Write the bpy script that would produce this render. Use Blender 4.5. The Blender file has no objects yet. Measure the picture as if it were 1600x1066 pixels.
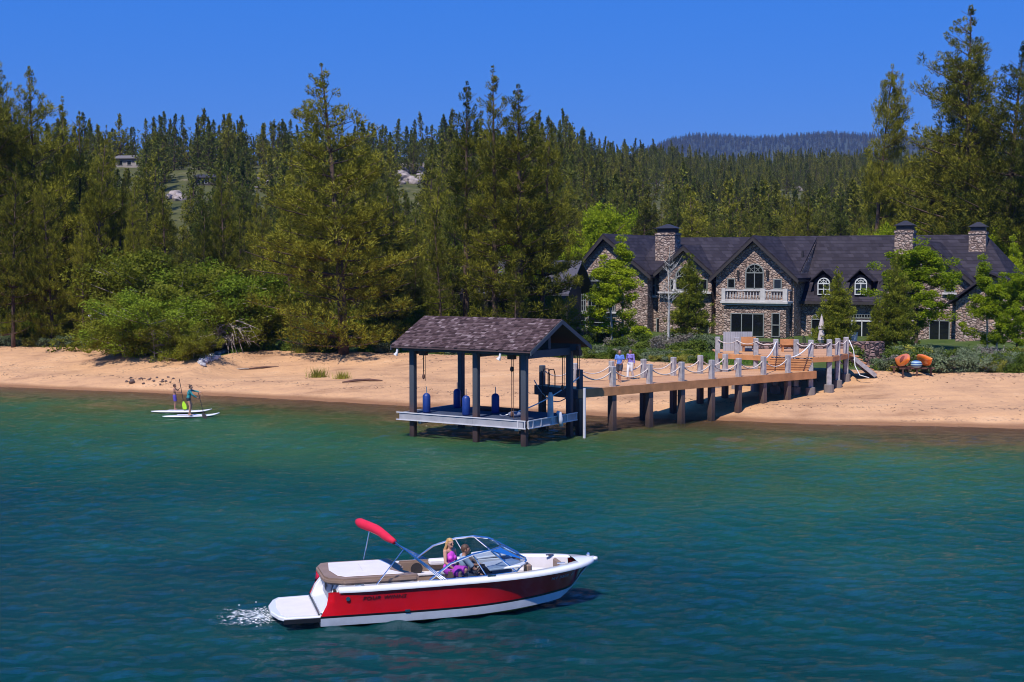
import bpy, bmesh, math, random
import numpy as np
from mathutils import Vector, Matrix
PI = math.pi
SC = bpy.context.scene
COL = SC.collection
# ---------------------------------------------------------------- camera
F, HZ, CAMH = 2200.0, 409.0, 8.35          # focal length in photo pixels, horizon row, camera height
PITCH = math.atan((533 - HZ) / F)
cam = bpy.data.cameras.new('camera'); camo = bpy.data.objects.new('camera', cam); COL.objects.link(camo)
cam.sensor_width = 36; cam.lens = F / 1600 * 36
cam.clip_start = 0.5; cam.clip_end = 20000
camo.location = (0, 0, CAMH); camo.rotation_euler = (PI / 2 - PITCH, 0, 0)
SC.camera = camo
# ---------------------------------------------------------------- light
SUN_EL = math.radians(55); SUN_DIR = Vector((-0.42, -0.91, 0)).normalized()
sv = Vector((SUN_DIR.x * math.cos(SUN_EL), SUN_DIR.y * math.cos(SUN_EL), math.sin(SUN_EL)))
sl = bpy.data.lights.new('sun', 'SUN'); sl.energy = 5.0; sl.angle = math.radians(0.5); sl.color = (1, 0.95, 0.87)
so = bpy.data.objects.new('sun', sl); COL.objects.link(so)
so.rotation_euler = sv.to_track_quat('Z', 'Y').to_euler(); so.location = (-30, -40, 80)
w = bpy.data.worlds.new('World'); SC.world = w; w.use_nodes = True
nt = w.node_tree; nt.nodes.clear()
sky = nt.nodes.new('ShaderNodeTexSky'); sky.sky_type = 'NISHITA'; sky.sun_disc = False
sky.sun_elevation = SUN_EL; sky.sun_rotation = math.atan2(sv.x, sv.y); sky.altitude = 1900
sky.air_density = 1.0; sky.dust_density = 0.1; sky.ozone_density = 2.5
hs = nt.nodes.new('ShaderNodeHueSaturation'); hs.inputs['Hue'].default_value = 0.522; hs.inputs['Saturation'].default_value = 1.42; hs.inputs['Value'].default_value = 1.35
bg = nt.nodes.new('ShaderNodeBackground'); bg.inputs[1].default_value = 0.1
ou = nt.nodes.new('ShaderNodeOutputWorld')
mxw = nt.nodes.new('ShaderNodeMix'); mxw.data_type = 'RGBA'; mxw.inputs[0].default_value = 0.74; mxw.inputs[7].default_value = (0.30, 2.2, 8.3, 1)
nt.links.new(sky.outputs[0], hs.inputs['Color']); nt.links.new(hs.outputs[0], mxw.inputs[6]); nt.links.new(mxw.outputs[2], bg.inputs[0]); nt.links.new(bg.outputs[0], ou.inputs[0])
vs = SC.view_settings; vs.view_transform = 'Standard'; vs.look = 'None'; vs.gamma = 1; vs.exposure = 0.02
SC.cycles.max_bounces = 6; SC.cycles.diffuse_bounces = 1; SC.cycles.glossy_bounces = 3
SC.cycles.transmission_bounces = 4; SC.cycles.transparent_max_bounces = 8; SC.cycles.volume_bounces = 0; SC.cycles.volume_step_rate = 10
SC.cycles.caustics_reflective = False; SC.cycles.caustics_refractive = False
SC.cycles.use_denoising = True; SC.cycles.filter_width = 1.0
SC.cycles.sample_clamp_indirect = 4
R = random.Random(7)

# ---------------------------------------------------------------- pixel helpers (photo pixel -> world point)
cp, sp_ = math.cos(PITCH), math.sin(PITCH)
def ray(x, y):
    u, v = (x - 800) / F, (533 - y) / F
    return Vector((u, cp + v * sp_, -sp_ + v * cp))
def at(x, y, z=0.0):
    r = ray(x, y); t = (z - CAMH) / r.z
    return Vector((r.x * t, r.y * t, z))
def atY(x, y, Y):
    r = ray(x, y); t = Y / r.y
    return Vector((r.x * t, Y, CAMH + r.z * t))

# ---------------------------------------------------------------- object helpers
def tag(o, label=None, cat=None, group=None, kind=None):
    if label: o['label'] = label
    if cat: o['category'] = cat
    if group: o['group'] = group
    if kind: o['kind'] = kind
    return o
def link(o, parent=None):
    COL.objects.link(o)
    if parent is not None: o.parent = parent
    return o
def empty(name, loc, rz=0, label=None, cat=None, group=None):
    o = bpy.data.objects.new(name, None); o.location = loc; o.rotation_euler = (0, 0, rz)
    o.empty_display_size = 0.1
    COL.objects.link(o); return tag(o, label, cat, group)
def mesh_np(name, V, Fc, mat=None, smooth=False, attrs=None):
    """V (n,3); Fc (m,k) with k = 3 or 4"""
    V = np.asarray(V, dtype=np.float32); Fc = np.asarray(Fc, dtype=np.int32)
    me = bpy.data.meshes.new(name); n, (m, k) = len(V), Fc.shape
    me.vertices.add(n); me.vertices.foreach_set('co', V.ravel())
    me.loops.add(m * k); me.loops.foreach_set('vertex_index', Fc.ravel())
    me.polygons.add(m); me.polygons.foreach_set('loop_start', np.arange(0, m * k, k, dtype=np.int32))
    me.polygons.foreach_set('loop_total', np.full(m, k, dtype=np.int32))
    if smooth: me.polygons.foreach_set('use_smooth', np.ones(m, dtype=bool))
    for an, av in (attrs or {}).items():
        a = me.attributes.new(an, 'FLOAT', 'POINT'); a.data.foreach_set('value', np.asarray(av, dtype=np.float32))
    me.update(calc_edges=True)
    if mat: me.materials.append(mat)
    return me
def frame_from(d):
    d = Vector(d).normalized(); up = Vector((0, 0, 1)) if abs(d.z) < 0.95 else Vector((1, 0, 0))
    a = d.cross(up).normalized(); b = a.cross(d).normalized(); return a, b, d
class MB:
    """collects shapes, links them as one mesh object"""
    def __init__(s): s.v = []; s.f = []
    def add(s, vs_, fs):
        o = len(s.v); s.v += [tuple(p) for p in vs_]; s.f += [tuple(i + o for i in f) for f in fs]; return s
    def box(s, c, size, rz=0, M=None):
        hx, hy, hz = size[0] / 2, size[1] / 2, size[2] / 2
        ps = [Vector((x, y, z)) for z in (-hz, hz) for y in (-hy, hy) for x in (-hx, hx)]
        Rm = M if M is not None else Matrix.Rotation(rz, 3, 'Z')
        c = Vector(c)
        return s.add([Rm @ p + c for p in ps], [(0, 2, 3, 1), (4, 5, 7, 6), (0, 1, 5, 4), (2, 6, 7, 3), (0, 4, 6, 2), (1, 3, 7, 5)])
    def beam(s, p, q, w_, h):
        p, q = Vector(p), Vector(q); a, b, d = frame_from(q - p)
        vs_ = [e + a * (w_ / 2 * i) + b * (h / 2 * j) for e in (p, q) for i, j in ((-1, -1), (1, -1), (1, 1), (-1, 1))]
        return s.add(vs_, [(0, 1, 2, 3), (7, 6, 5, 4), (0, 4, 5, 1), (1, 5, 6, 2), (2, 6, 7, 3), (3, 7, 4, 0)])
    def tube(s, pts, r, n=8, caps=True):
        pts = [Vector(p) for p in pts]; k = len(pts)
        rs = r if isinstance(r, (list, tuple)) else [r] * k
        rings = []; pa = None
        for i, p in enumerate(pts):
            d = (pts[min(i + 1, k - 1)] - pts[max(i - 1, 0)]).normalized()
            if pa is None: a, b, _ = frame_from(d)
            else:
                a = (pa - d * pa.dot(d)); a = a.normalized() if a.length > 1e-6 else frame_from(d)[0]
                b = a.cross(d).normalized()
            pa = a
            rings.append([p + (a * math.cos(2 * PI * j / n) + b * math.sin(2 * PI * j / n)) * rs[i] for j in range(n)])
        vs_ = [v for rg in rings for v in rg]; fs = []
        for i in range(k - 1):
            for j in range(n):
                fs.append((i * n + j, i * n + (j + 1) % n, (i + 1) * n + (j + 1) % n, (i + 1) * n + j))
        if caps: fs.append(tuple(range(n - 1, -1, -1))); fs.append(tuple((k - 1) * n + j for j in range(n)))
        return s.add(vs_, fs)
    def ell(s, c, rad, nu=12, nv=8, M=None):
        c = Vector(c); vs_ = []; fs = []
        for i in range(nv + 1):
            th = PI * i / nv
            for j in range(nu):
                ph = 2 * PI * j / nu
                p = Vector((rad[0] * math.sin(th) * math.cos(ph), rad[1] * math.sin(th) * math.sin(ph), rad[2] * math.cos(th)))
                vs_.append((M @ p if M is not None else p) + c)
        for i in range(nv):
            for j in range(nu):
                fs.append((i * nu + j, (i + 1) * nu + j, (i + 1) * nu + (j + 1) % nu, i * nu + (j + 1) % nu))
        return s.add(vs_, fs)
    def prism(s, poly, off):
        """poly: list of 3D points (planar), off: extrusion vector"""
        n = len(poly); off = Vector(off); poly = [Vector(p) for p in poly]
        vs_ = poly + [p + off for p in poly]
        fs = [tuple(range(n)), tuple(range(2 * n - 1, n - 1, -1))] + [(i, i + n, (i + 1) % n + n, (i + 1) % n) for i in range(n)]
        return s.add(vs_, fs)
    def build(s, name, mat, parent=None, smooth=False, bevel=0, seg=1):
        me = bpy.data.meshes.new(name); me.from_pydata(s.v, [], s.f)
        bm = bmesh.new(); bm.from_mesh(me)
        if smooth: bmesh.ops.remove_doubles(bm, verts=bm.verts, dist=1e-5)
        bmesh.ops.recalc_face_normals(bm, faces=bm.faces)
        if bevel: bmesh.ops.bevel(bm, geom=bm.edges[:], offset=bevel, segments=seg, affect='EDGES', clamp_overlap=True)
        bm.to_mesh(me); bm.free()
        if smooth: me.polygons.foreach_set('use_smooth', [True] * len(me.polygons))
        if mat: me.materials.append(mat)
        return link(bpy.data.objects.new(name, me), parent)
def copy_tree(o, parent=None):
    c = o.copy(); COL.objects.link(c)
    if parent is not None: c.parent = parent
    for ch in list(o.children): copy_tree(ch, c)
    return c

# ---------------------------------------------------------------- materials
def mat_new(name):
    m = bpy.data.materials.new(name); m.use_nodes = True; n = m.node_tree; n.nodes.clear()
    out = n.nodes.new('ShaderNodeOutputMaterial'); b = n.nodes.new('ShaderNodeBsdfPrincipled')
    n.links.new(b.outputs[0], out.inputs[0]); return m, n, b, out
def node(n, typ, **kw):
    x = n.nodes.new(typ)
    for k, v in kw.items():
        if k.startswith('i_'):
            x.inputs[int(k[2:]) if k[2:].isdigit() else k[2:].replace('_', ' ')].default_value = v
        else: setattr(x, k, v)
    return x
def c4(c): return (c[0], c[1], c[2], 1)
def ramp(n, fac, stops, interp='LINEAR'):
    r = n.nodes.new('ShaderNodeValToRGB'); cr = r.color_ramp; cr.interpolation = interp
    while len(cr.elements) < len(stops): cr.elements.new(0.5)
    for e, (p, c) in zip(cr.elements, stops): e.position = p; e.color = c4(c)
    n.links.new(fac, r.inputs[0]); return r.outputs[0]
def mixc(n, fac, a, b, mode='MIX'):
    m = n.nodes.new('ShaderNodeMix'); m.data_type = 'RGBA'; m.blend_type = mode
    for s_, v in ((m.inputs[0], fac), (m.inputs[6], a), (m.inputs[7], b)):
        if hasattr(v, 'is_linked') or isinstance(v, bpy.types.NodeSocket): n.links.new(v, s_)
        else: s_.default_value = v if isinstance(v, (int, float)) else c4(v)
    return m.outputs[2]
def mth(n, op, a, b=0.0, c=0.0, clamp=False):
    m = n.nodes.new('ShaderNodeMath'); m.operation = op; m.use_clamp = clamp
    for i, v in enumerate((a, b, c)):
        if isinstance(v, bpy.types.NodeSocket): n.links.new(v, m.inputs[i])
        else: m.inputs[i].default_value = v
    return m.outputs[0]
def coords(n, space='Object', scale=(1, 1, 1), rot=(0, 0, 0)):
    t = n.nodes.new('ShaderNodeTexCoord'); mp = n.nodes.new('ShaderNodeMapping')
    mp.inputs['Scale'].default_value = scale; mp.inputs['Rotation'].default_value = rot
    n.links.new(t.outputs[space], mp.inputs[0]); return mp.outputs[0]
def noise(n, vec, scale, detail=4, rough=0.55, out=0):
    x = n.nodes.new('ShaderNodeTexNoise'); x.inputs['Scale'].default_value = scale
    x.inputs['Detail'].default_value = detail; x.inputs['Roughness'].default_value = rough
    if vec is not None: n.links.new(vec, x.inputs['Vector'])
    return x.outputs[out]
def bump(n, b, h, strength=0.5, dist=0.02):
    x = n.nodes.new('ShaderNodeBump'); x.inputs['Strength'].default_value = strength; x.inputs['Distance'].default_value = dist
    n.links.new(h, x.inputs['Height']); n.links.new(x.outputs[0], b.inputs['Normal']); return x
def simple(name, col, rough=0.6, metal=0, spec=0.5, var=0.12, vscale=3.0, bmp=0.0, coat=0, bscale=20):
    m, n, b, o = mat_new(name)
    v = coords(n); f = noise(n, v, vscale, 5)
    lo = [max(0, c * (1 - var)) for c in col]; hi = [min(1, c * (1 + var)) for c in col]
    n.links.new(ramp(n, f, [(0.3, lo), (0.7, hi)]), b.inputs['Base Color'])
    b.inputs['Roughness'].default_value = rough; b.inputs['Metallic'].default_value = metal
    b.inputs['Specular IOR Level'].default_value = spec; b.inputs['Coat Weight'].default_value = coat
    if coat: b.inputs['Coat Roughness'].default_value = 0.05
    if bmp: bump(n, b, noise(n, v, bscale, 4), bmp, 0.01)
    return m
def foliage_mat(name, dark, light, rough=0.55, trans=0.25, vscale=0.35):
    m, n, b, o = mat_new(name)
    oi = n.nodes.new('ShaderNodeObjectInfo'); geo = n.nodes.new('ShaderNodeNewGeometry')
    f = noise(n, coords(n), vscale * 4, 3)
    f2 = mth(n, 'ADD', mth(n, 'MULTIPLY', geo.outputs['Random Per Island'], 0.30), mth(n, 'MULTIPLY', mth(n, 'SUBTRACT', f, 0.25), 1.45))
    f3 = mth(n, 'ADD', f2, mth(n, 'MULTIPLY', mth(n, 'SUBTRACT', oi.outputs['Random'], 0.5), 0.35))
    c = ramp(n, f3, [(0.22, dark), (0.80, light)])
    n.links.new(c, b.inputs['Base Color']); b.inputs['Roughness'].default_value = rough
    b.inputs['Specular IOR Level'].default_value = 0.06
    t = n.nodes.new('ShaderNodeBsdfTranslucent'); n.links.new(mixc(n, 0.5, c, (light[0] * 1.2, light[1] * 1.25, light[2] * .6)), t.inputs[0])
    mx = n.nodes.new('ShaderNodeMixShader'); mx.inputs[0].default_value = trans
    n.links.new(b.outputs[0], mx.inputs[1]); n.links.new(t.outputs[0], mx.inputs[2]); n.links.new(mx.outputs[0], o.inputs[0])
    return m
def plank_mat(name, cols, width=0.14, axis=0, rough=0.65, gap=0.06, rotz=0.0):
    """boards laid side by side; colour varies board by board"""
    m, n, b, o = mat_new(name)
    v = coords(n, 'Object', rot=(0, 0, rotz)); sep = n.nodes.new('ShaderNodeSeparateXYZ'); n.links.new(v, sep.inputs[0])
    u = mth(n, 'DIVIDE', sep.outputs[axis], width); fl = mth(n, 'FLOOR', u); fr = mth(n, 'FRACT', u)
    wn = n.nodes.new('ShaderNodeTexWhiteNoise'); wn.noise_dimensions = '1D'; n.links.new(fl, wn.inputs['W'])
    g = noise(n, v, 6, 6, 0.7)
    base = ramp(n, mth(n, 'ADD', mth(n, 'MULTIPLY', wn.outputs[0], 0.6), mth(n, 'MULTIPLY', g, 0.45)), [(0.15, cols[0]), (0.85, cols[1])])
    edge = mth(n, 'LESS_THAN', fr, gap)
    c = mixc(n, edge, base, (cols[0][0] * .3, cols[0][1] * .3, cols[0][2] * .3)); n.links.new(c, b.inputs['Base Color'])
    b.inputs['Roughness'].default_value = rough
    bump(n, b, mth(n, 'SUBTRACT', g, mth(n, 'MULTIPLY', edge, 2.0)), 0.4, 0.01)
    return m

# ---------------------------------------------------------------- terrain shape
SHX = np.array([-400, -60, -33.8, -27, -20, -12, -5.9, 2, 10.4, 16, 25.4, 40, 200, 500], float)
SHY = np.array([150, 103, 93.5, 91, 88.3, 84.5, 80.6, 77, 73.8, 72.2, 70, 67, 45, 20], float)
VGX = np.array([-400, -60, -39.7, -31.3, -26, -21.5, -18.8, -13.8, -7.3, 6.4, 12.2, 24.2, 30, 60, 500], float)
VGY = np.array([170, 118, 109, 106, 99, 97, 104.5, 101.5, 100.8, 94.2, 89.5, 83.3, 82.3, 78, 50], float)
def sm(a): a = np.clip(a, 0, 1); return a * a * (3 - 2 * a)
_rs = np.random.RandomState(3)
_wv = [(_rs.uniform(0, 6.28), _rs.uniform(0, 6.28)) for _ in range(40)]
def fbm(X, Y, L, octv=4, seed=0):
    s_ = 0; a = 1.0; tot = 0
    for o in range(octv):
        for j in range(3):
            th, ph = _wv[(seed * 7 + o * 3 + j) % 40]; k = 2 * PI / (L / 2 ** o)
            s_ = s_ + a * np.sin(k * (X * math.cos(th) + Y * math.sin(th)) + ph + 1.7 * np.sin(k * .37 * (Y * math.cos(th) - X * math.sin(th)) + th))
        tot += 3 * a; a *= 0.5
    return s_ / tot
def shoreY(X): return np.interp(X, SHX, SHY) + 0.5 * fbm(X, X * 0, 17, 3, 2)
def vegY(X): return np.interp(X, VGX, VGY) + 0.6 * fbm(X, X * 0, 9, 3, 4)
def height(X, Y):
    X = np.asarray(X, float); Y = np.asarray(Y, float)
    t = Y - shoreY(X); wd = np.maximum(vegY(X) - shoreY(X), 5)
    under = -0.10 * np.clip(-t, 0, 10) - 0.16 * np.clip(-t - 10, 0, 30) - 0.02 * np.clip(-t - 40, 0, 100)
    q = np.clip(t / np.maximum(wd, 9), 0, 1)
    beach = 1.8 * (0.30 * sm(q / 0.25) + 0.28 * q + 0.42 * sm((q - 0.35) / 0.65))
    # scalloped hollow in the sand between the driftwood and the boat shelter
    hol = np.exp(-(((X + 15) / 6.5) ** 2 + ((Y - 97) / 3.0) ** 2)); beach = beach - 0.45 * hol * sm(q * 4)
    beach = beach + (0.06 * fbm(X, Y, 5, 4, 1) + 0.025 * fbm(X, Y, 1.3, 3, 3)) * sm(q * 5)
    z = np.where(t < 0, under, beach)
    inl = sm((t - wd) / 3)
    z = z + inl * (-0.15 + 0.22 * fbm(X, Y, 11, 3, 5))
    b = X / np.maximum(Y, 60)
    k = sm((b - 0.02) / 0.12)                      # 0 on the left, 1 behind the house
    y0 = 145 + 30 * k; Rr = 400 + 520 * k; zr = 34 + 32 * k
    s_ = np.clip((Y - y0) / (Rr - y0), 0, 1)
    hill = zr * (0.75 * s_ ** 1.15 + 0.25 * sm(s_)) + 3.0 * s_ * fbm(X, Y, 160, 4, 6) * 1.4
    back = np.clip(Y - Rr, 0, 1e9); hill = hill - np.minimum(back * 0.12, zr * 0.7)
    return z + np.where(Y > y0, hill, 0)
def h1(x, y): return float(height(np.array([x]), np.array([y]))[0])
def ground(x, y):
    """point on the ground seen at photo pixel (x, y)"""
    r = ray(x, y); ts = np.linspace(40, 1200, 6000) / r.y
    zz = CAMH + r.z * ts - height(r.x * ts, r.y * ts); i = int(np.argmax(zz < 0)) or len(ts) - 1
    return Vector((r.x * ts[i], r.y * ts[i], float(height(np.array([r.x * ts[i]]), np.array([r.y * ts[i]]))[0])))
# ================================================================ SETTING
def grid_fan(bs, ys, off=60.0):
    B, Yg = np.meshgrid(bs, ys); X = B * (np.maximum(Yg, 0) + off) ; return X, Yg
def grid_faces(nx, ny):
    i = np.arange(ny - 1)[:, None] * nx + np.arange(nx - 1)[None, :]
    return np.stack([i, i + 1, i + nx + 1, i + nx], -1).reshape(-1, 4)
# ---- ground
ys = np.concatenate([np.linspace(-120, 55, 24), np.linspace(56, 125, 240), np.linspace(126, 420, 150), np.linspace(425, 1300, 90), np.linspace(1350, 9000, 20)])
bs = np.concatenate([np.linspace(-3, -0.42, 26), np.linspace(-0.41, 0.41, 380), np.linspace(0.42, 3, 26)])
X, Y = grid_fan(bs, ys, 30); Z = height(X, Y)
gm, n, b, o = mat_new('ground_material')
at_ = n.nodes.new('ShaderNodeAttribute'); at_.attribute_name = 'inland'; inl = at_.outputs['Fac']
ge = n.nodes.new('ShaderNodeNewGeometry'); sepg = n.nodes.new('ShaderNodeSeparateXYZ'); n.links.new(ge.outputs['Position'], sepg.inputs[0])
P_ = ge.outputs['Position']
nz = noise(n, P_, 0.35, 6, 0.6); nf = noise(n, P_, 9, 5, 0.7)
mpx = n.nodes.new('ShaderNodeMapping'); mpx.inputs['Scale'].default_value = (0.05, 0.45, 1); mpx.inputs['Rotation'].default_value = (0, 0, 0.36); n.links.new(P_, mpx.inputs[0])
strk = noise(n, mpx.outputs[0], 1.6, 5, 0.6)
sand = ramp(n, mth(n, 'ADD', mth(n, 'MULTIPLY', nz, 0.5), mth(n, 'MULTIPLY', strk, 0.5)), [(0.36, (0.38, 0.205, 0.11)), (0.46, (0.58, 0.33, 0.18)), (0.55, (0.69, 0.39, 0.20)), (0.66, (0.75, 0.46, 0.26))])
sand = mixc(n, mth(n, 'MULTIPLY', nf, 0.35), sand, (0.36, 0.20, 0.11))
deb = mth(n, 'MULTIPLY', mth(n, 'GREATER_THAN', strk, 0.60), mth(n, 'GREATER_THAN', noise(n, P_, 5, 4, .7), 0.56))
sand = mixc(n, mth(n, 'MULTIPLY', deb, 0.55), sand, (0.17, 0.11, 0.08))
wet = n.nodes.new('ShaderNodeMapRange'); wet.inputs[1].default_value = 0.07; wet.inputs[2].default_value = 0.20; n.links.new(mth(n, 'ADD', sepg.outputs[2], mth(n, 'MULTIPLY', mth(n, 'SUBTRACT', nz, 0.5), 0.12)), wet.inputs[0])
sand = mixc(n, wet.outputs[0], (0.30, 0.15, 0.075), sand)
gr = ramp(n, noise(n, P_, 0.8, 6, 0.7), [(0.3, (0.045, 0.075, 0.015)), (0.55, (0.075, 0.11, 0.025)), (0.75, (0.17, 0.13, 0.07))])
nd = ramp(n, noise(n, P_, 0.12, 6, 0.7), [(0.3, (0.05, 0.06, 0.018)), (0.55, (0.10, 0.10, 0.035)), (0.72, (0.22, 0.18, 0.12))])
gr2 = mixc(n, mth(n, 'GREATER_THAN', sepg.outputs[2], 6.0), gr, nd)
edge = mth(n, 'GREATER_THAN', mth(n, 'ADD', inl, mth(n, 'MULTIPLY', mth(n, 'SUBTRACT', noise(n, P_, 1.3, 5, .7), 0.5), 4.0)), 0.3)
n.links.new(mixc(n, edge, sand, gr2), b.inputs['Base Color']); b.inputs['Roughness'].default_value = 0.95; b.inputs['Specular IOR Level'].default_value = 0.15
vor = n.nodes.new('ShaderNodeTexVoronoi'); vor.inputs['Scale'].default_value = 2.2; n.links.new(P_, vor.inputs['Vector'])
bump(n, b, mth(n, 'ADD', mth(n, 'MULTIPLY', nf, 0.6), mth(n, 'ADD', noise(n, P_, 2.0, 5, .6), mth(n, 'MULTIPLY', vor.outputs[0], 0.45))), 0.6, 0.18)
me = mesh_np('ground', np.stack([X, Y, Z], -1).reshape(-1, 3), grid_faces(len(bs), len(ys)), gm, True, {'inland': (Y - vegY(X)).ravel()})
tag(link(bpy.data.objects.new('ground', me)), kind='structure')
# ---- lake
ys = np.concatenate([np.linspace(-300, 15, 16), np.linspace(16, 60, 330), np.linspace(60.15, 112, 300), np.linspace(113, 170, 20)])
bs = np.concatenate([np.linspace(-5, -0.44, 16), np.linspace(-0.43, 0.43, 520), np.linspace(0.44, 5, 16)])
X, Y = grid_fan(bs, ys, 4)
dep = np.maximum(-height(X, Y), -0.3)
amp = np.clip(dep / 0.8, 0.12, 1)
def waves(X, Y):
    rs = np.random.RandomState(11); s_ = 0
    for k in range(26):
        L = rs.uniform(0.38, 1.45); th = 1.25 + rs.normal(0, 0.8); kk = 2 * PI / L
        s_ = s_ + 0.0085 * L * np.sin(kk * (X * math.cos(th) + Y * math.sin(th)) + rs.uniform(0, 6.28) + 0.9 * np.sin(X * 0.21 + k) + 0.7 * np.sin(Y * 0.17 + 2 * k))
    return s_
wind = 0.62 + 0.75 * np.clip(0.5 + 0.9 * fbm(X, Y * 1.6, 34, 3, 8), 0, 1)
Wz = wind * np.where((Y > 14) & (Y < 112) & (np.abs(X) < 60), waves(X, Y) * amp * 0.85, 0)
wm, n, b, o = mat_new('water_material')
n.nodes.remove(b)
at_ = n.nodes.new('ShaderNodeAttribute'); at_.attribute_name = 'depth'; dp = at_.outputs['Fac']
ge = n.nodes.new('ShaderNodeNewGeometry'); P_ = ge.outputs['Position']
patch = noise(n, P_, 0.075, 4, 0.6); patch2 = noise(n, P_, 0.6, 5, 0.65)
dd = mth(n, 'ADD', dp, mth(n, 'MULTIPLY', mth(n, 'SUBTRACT', patch, 0.5), 5.5)); dd = mth(n, 'ADD', dd, mth(n, 'MULTIPLY', mth(n, 'SUBTRACT', patch2, 0.5), 1.5))
body = ramp(n, mth(n, 'DIVIDE', dd, 7.0), [(0.0, (0.20, 0.14, 0.045)), (0.10, (0.10, 0.135, 0.030)), (0.26, (0.045, 0.155, 0.055)), (0.6, (0.008, 0.115, 0.088)), (1.0, (0.003, 0.066, 0.088))])
dif = n.nodes.new('ShaderNodeBsdfDiffuse'); n.links.new(body, dif.inputs[0])
tr = n.nodes.new('ShaderNodeBsdfTransparent'); n.links.new(ramp(n, mth(n, 'DIVIDE', dp, 1.0), [(0, (0.95, 0.93, 0.85)), (1, (0.45, 0.55, 0.36))]), tr.inputs[0])
mr = n.nodes.new('ShaderNodeMapRange'); mr.inputs[1].default_value = -0.02; mr.inputs[2].default_value = 0.75; n.links.new(dp, mr.inputs[0])
m1 = n.nodes.new('ShaderNodeMixShader'); n.links.new(mr.outputs[0], m1.inputs[0]); n.links.new(tr.outputs[0], m1.inputs[1]); n.links.new(dif.outputs[0], m1.inputs[2])
gl = n.nodes.new('ShaderNodeBsdfGlossy'); gl.inputs['Roughness'].default_value = 0.08; gl.inputs['Color'].default_value = (1, 1, 1, 1)
fr = n.nodes.new('ShaderNodeFresnel'); fr.inputs[0].default_value = 1.42
m2 = n.nodes.new('ShaderNodeMixShader'); n.links.new(fr.outputs[0], m2.inputs[0]); n.links.new(m1.outputs[0], m2.inputs[1]); n.links.new(gl.outputs[0], m2.inputs[2])
n.links.new(m2.outputs[0], o.inputs[0])
mp1 = n.nodes.new('ShaderNodeMapping'); mp1.inputs['Scale'].default_value = (0.5, 1.15, 1); mp1.inputs['Rotation'].default_value = (0, 0, 0.22); n.links.new(P_, mp1.inputs[0])
w1 = noise(n, mp1.outputs[0], 4.2, 7, 0.78); w2 = noise(n, mp1.outputs[0], 13, 4, 0.7)
bp = n.nodes.new('ShaderNodeBump'); n.links.new(mth(n, 'ADD', 0.45, mth(n, 'MULTIPLY', noise(n, P_, 0.05, 3, .6), 1.0), clamp=True), bp.inputs['Strength']); bp.inputs['Distance'].default_value = 0.42
n.links.new(mth(n, 'ADD', w1, mth(n, 'MULTIPLY', w2, 0.28)), bp.inputs['Height'])
for s_ in (dif, gl, fr): n.links.new(bp.outputs[0], s_.inputs['Normal'])
me = mesh_np('water', np.stack([X, Y, Wz], -1).reshape(-1, 3), grid_faces(len(bs), len(ys)), wm, True, {'depth': dep.ravel()})
tag(link(bpy.data.objects.new('water', me)), kind='structure')
# ================================================================ VEGETATION
M = {}
M['needle'] = foliage_mat('pine_needles', (0.014, 0.030, 0.005), (0.300, 0.275, 0.028), trans=0.10)
M['needle_dark'] = foliage_mat('fir_needles', (0.020, 0.042, 0.010), (0.200, 0.205, 0.030), trans=0.10)
M['needle_young'] = foliage_mat('young_needles', (0.055, 0.085, 0.012), (0.34, 0.34, 0.035), trans=0.25)
M['leaf'] = foliage_mat('bright_leaves', (0.13, 0.19, 0.008), (0.40, 0.46, 0.02), trans=0.4)
M['leaf_olive'] = foliage_mat('willow_leaves', (0.085, 0.105, 0.010), (0.27, 0.275, 0.03), trans=0.35)
M['sage'] = foliage_mat('sage_leaves', (0.075, 0.105, 0.045), (0.20, 0.24, 0.13), trans=0.10)
M['yellow_shrub'] = foliage_mat('yellow_shrub_leaves', (0.16, 0.17, 0.03), (0.40, 0.36, 0.06), trans=0.25)
M['green_shrub'] = foliage_mat('green_shrub_leaves', (0.05, 0.085, 0.012), (0.17, 0.21, 0.03), trans=0.25)
M['grass'] = foliage_mat('grass_blades', (0.06, 0.12, 0.015), (0.16, 0.26, 0.04), trans=0.35, vscale=0.05)
M['bark'] = simple('pine_bark', (0.10, 0.062, 0.045), 0.95, var=0.5, vscale=2.5, bmp=0.8, bscale=6)
M['pale_bark'] = simple('pale_bark', (0.42, 0.40, 0.36), 0.85, var=0.4, vscale=3)
M['dead_wood'] = simple('dead_wood', (0.30, 0.245, 0.20), 0.9, var=0.4, vscale=5)

def blades(C, D, L, W, rs, spread=1.0):
    """triangles rooted at C (n,3) pointing along D (n,3)"""
    n_ = len(C); D = D / np.maximum(np.linalg.norm(D, axis=1, keepdims=True), 1e-6)
    r = rs.normal(size=(n_, 3)); S = np.cross(D, r); S /= np.maximum(np.linalg.norm(S, axis=1, keepdims=True), 1e-6)
    L = L[:, None]; W = W[:, None]
    return np.stack([C + S * W * 0.6, C - S * W * 0.6, C + D * L + S * W * 0.25], 1).reshape(-1, 3)
def feathers(C, D, N, L, W, rs):
    """triangles pointing along D that face outwards along N"""
    D = D / np.maximum(np.linalg.norm(D, axis=1, keepdims=True), 1e-6)
    S = np.cross(D, N + rs.normal(size=N.shape) * 0.35); S /= np.maximum(np.linalg.norm(S, axis=1, keepdims=True), 1e-6)
    L = L[:, None]; W = W[:, None]
    return np.stack([C - S * W, C + S * W, C + D * L], 1).reshape(-1, 3)
def tri_faces(nv): return np.arange(nv).reshape(-1, 3)

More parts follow.
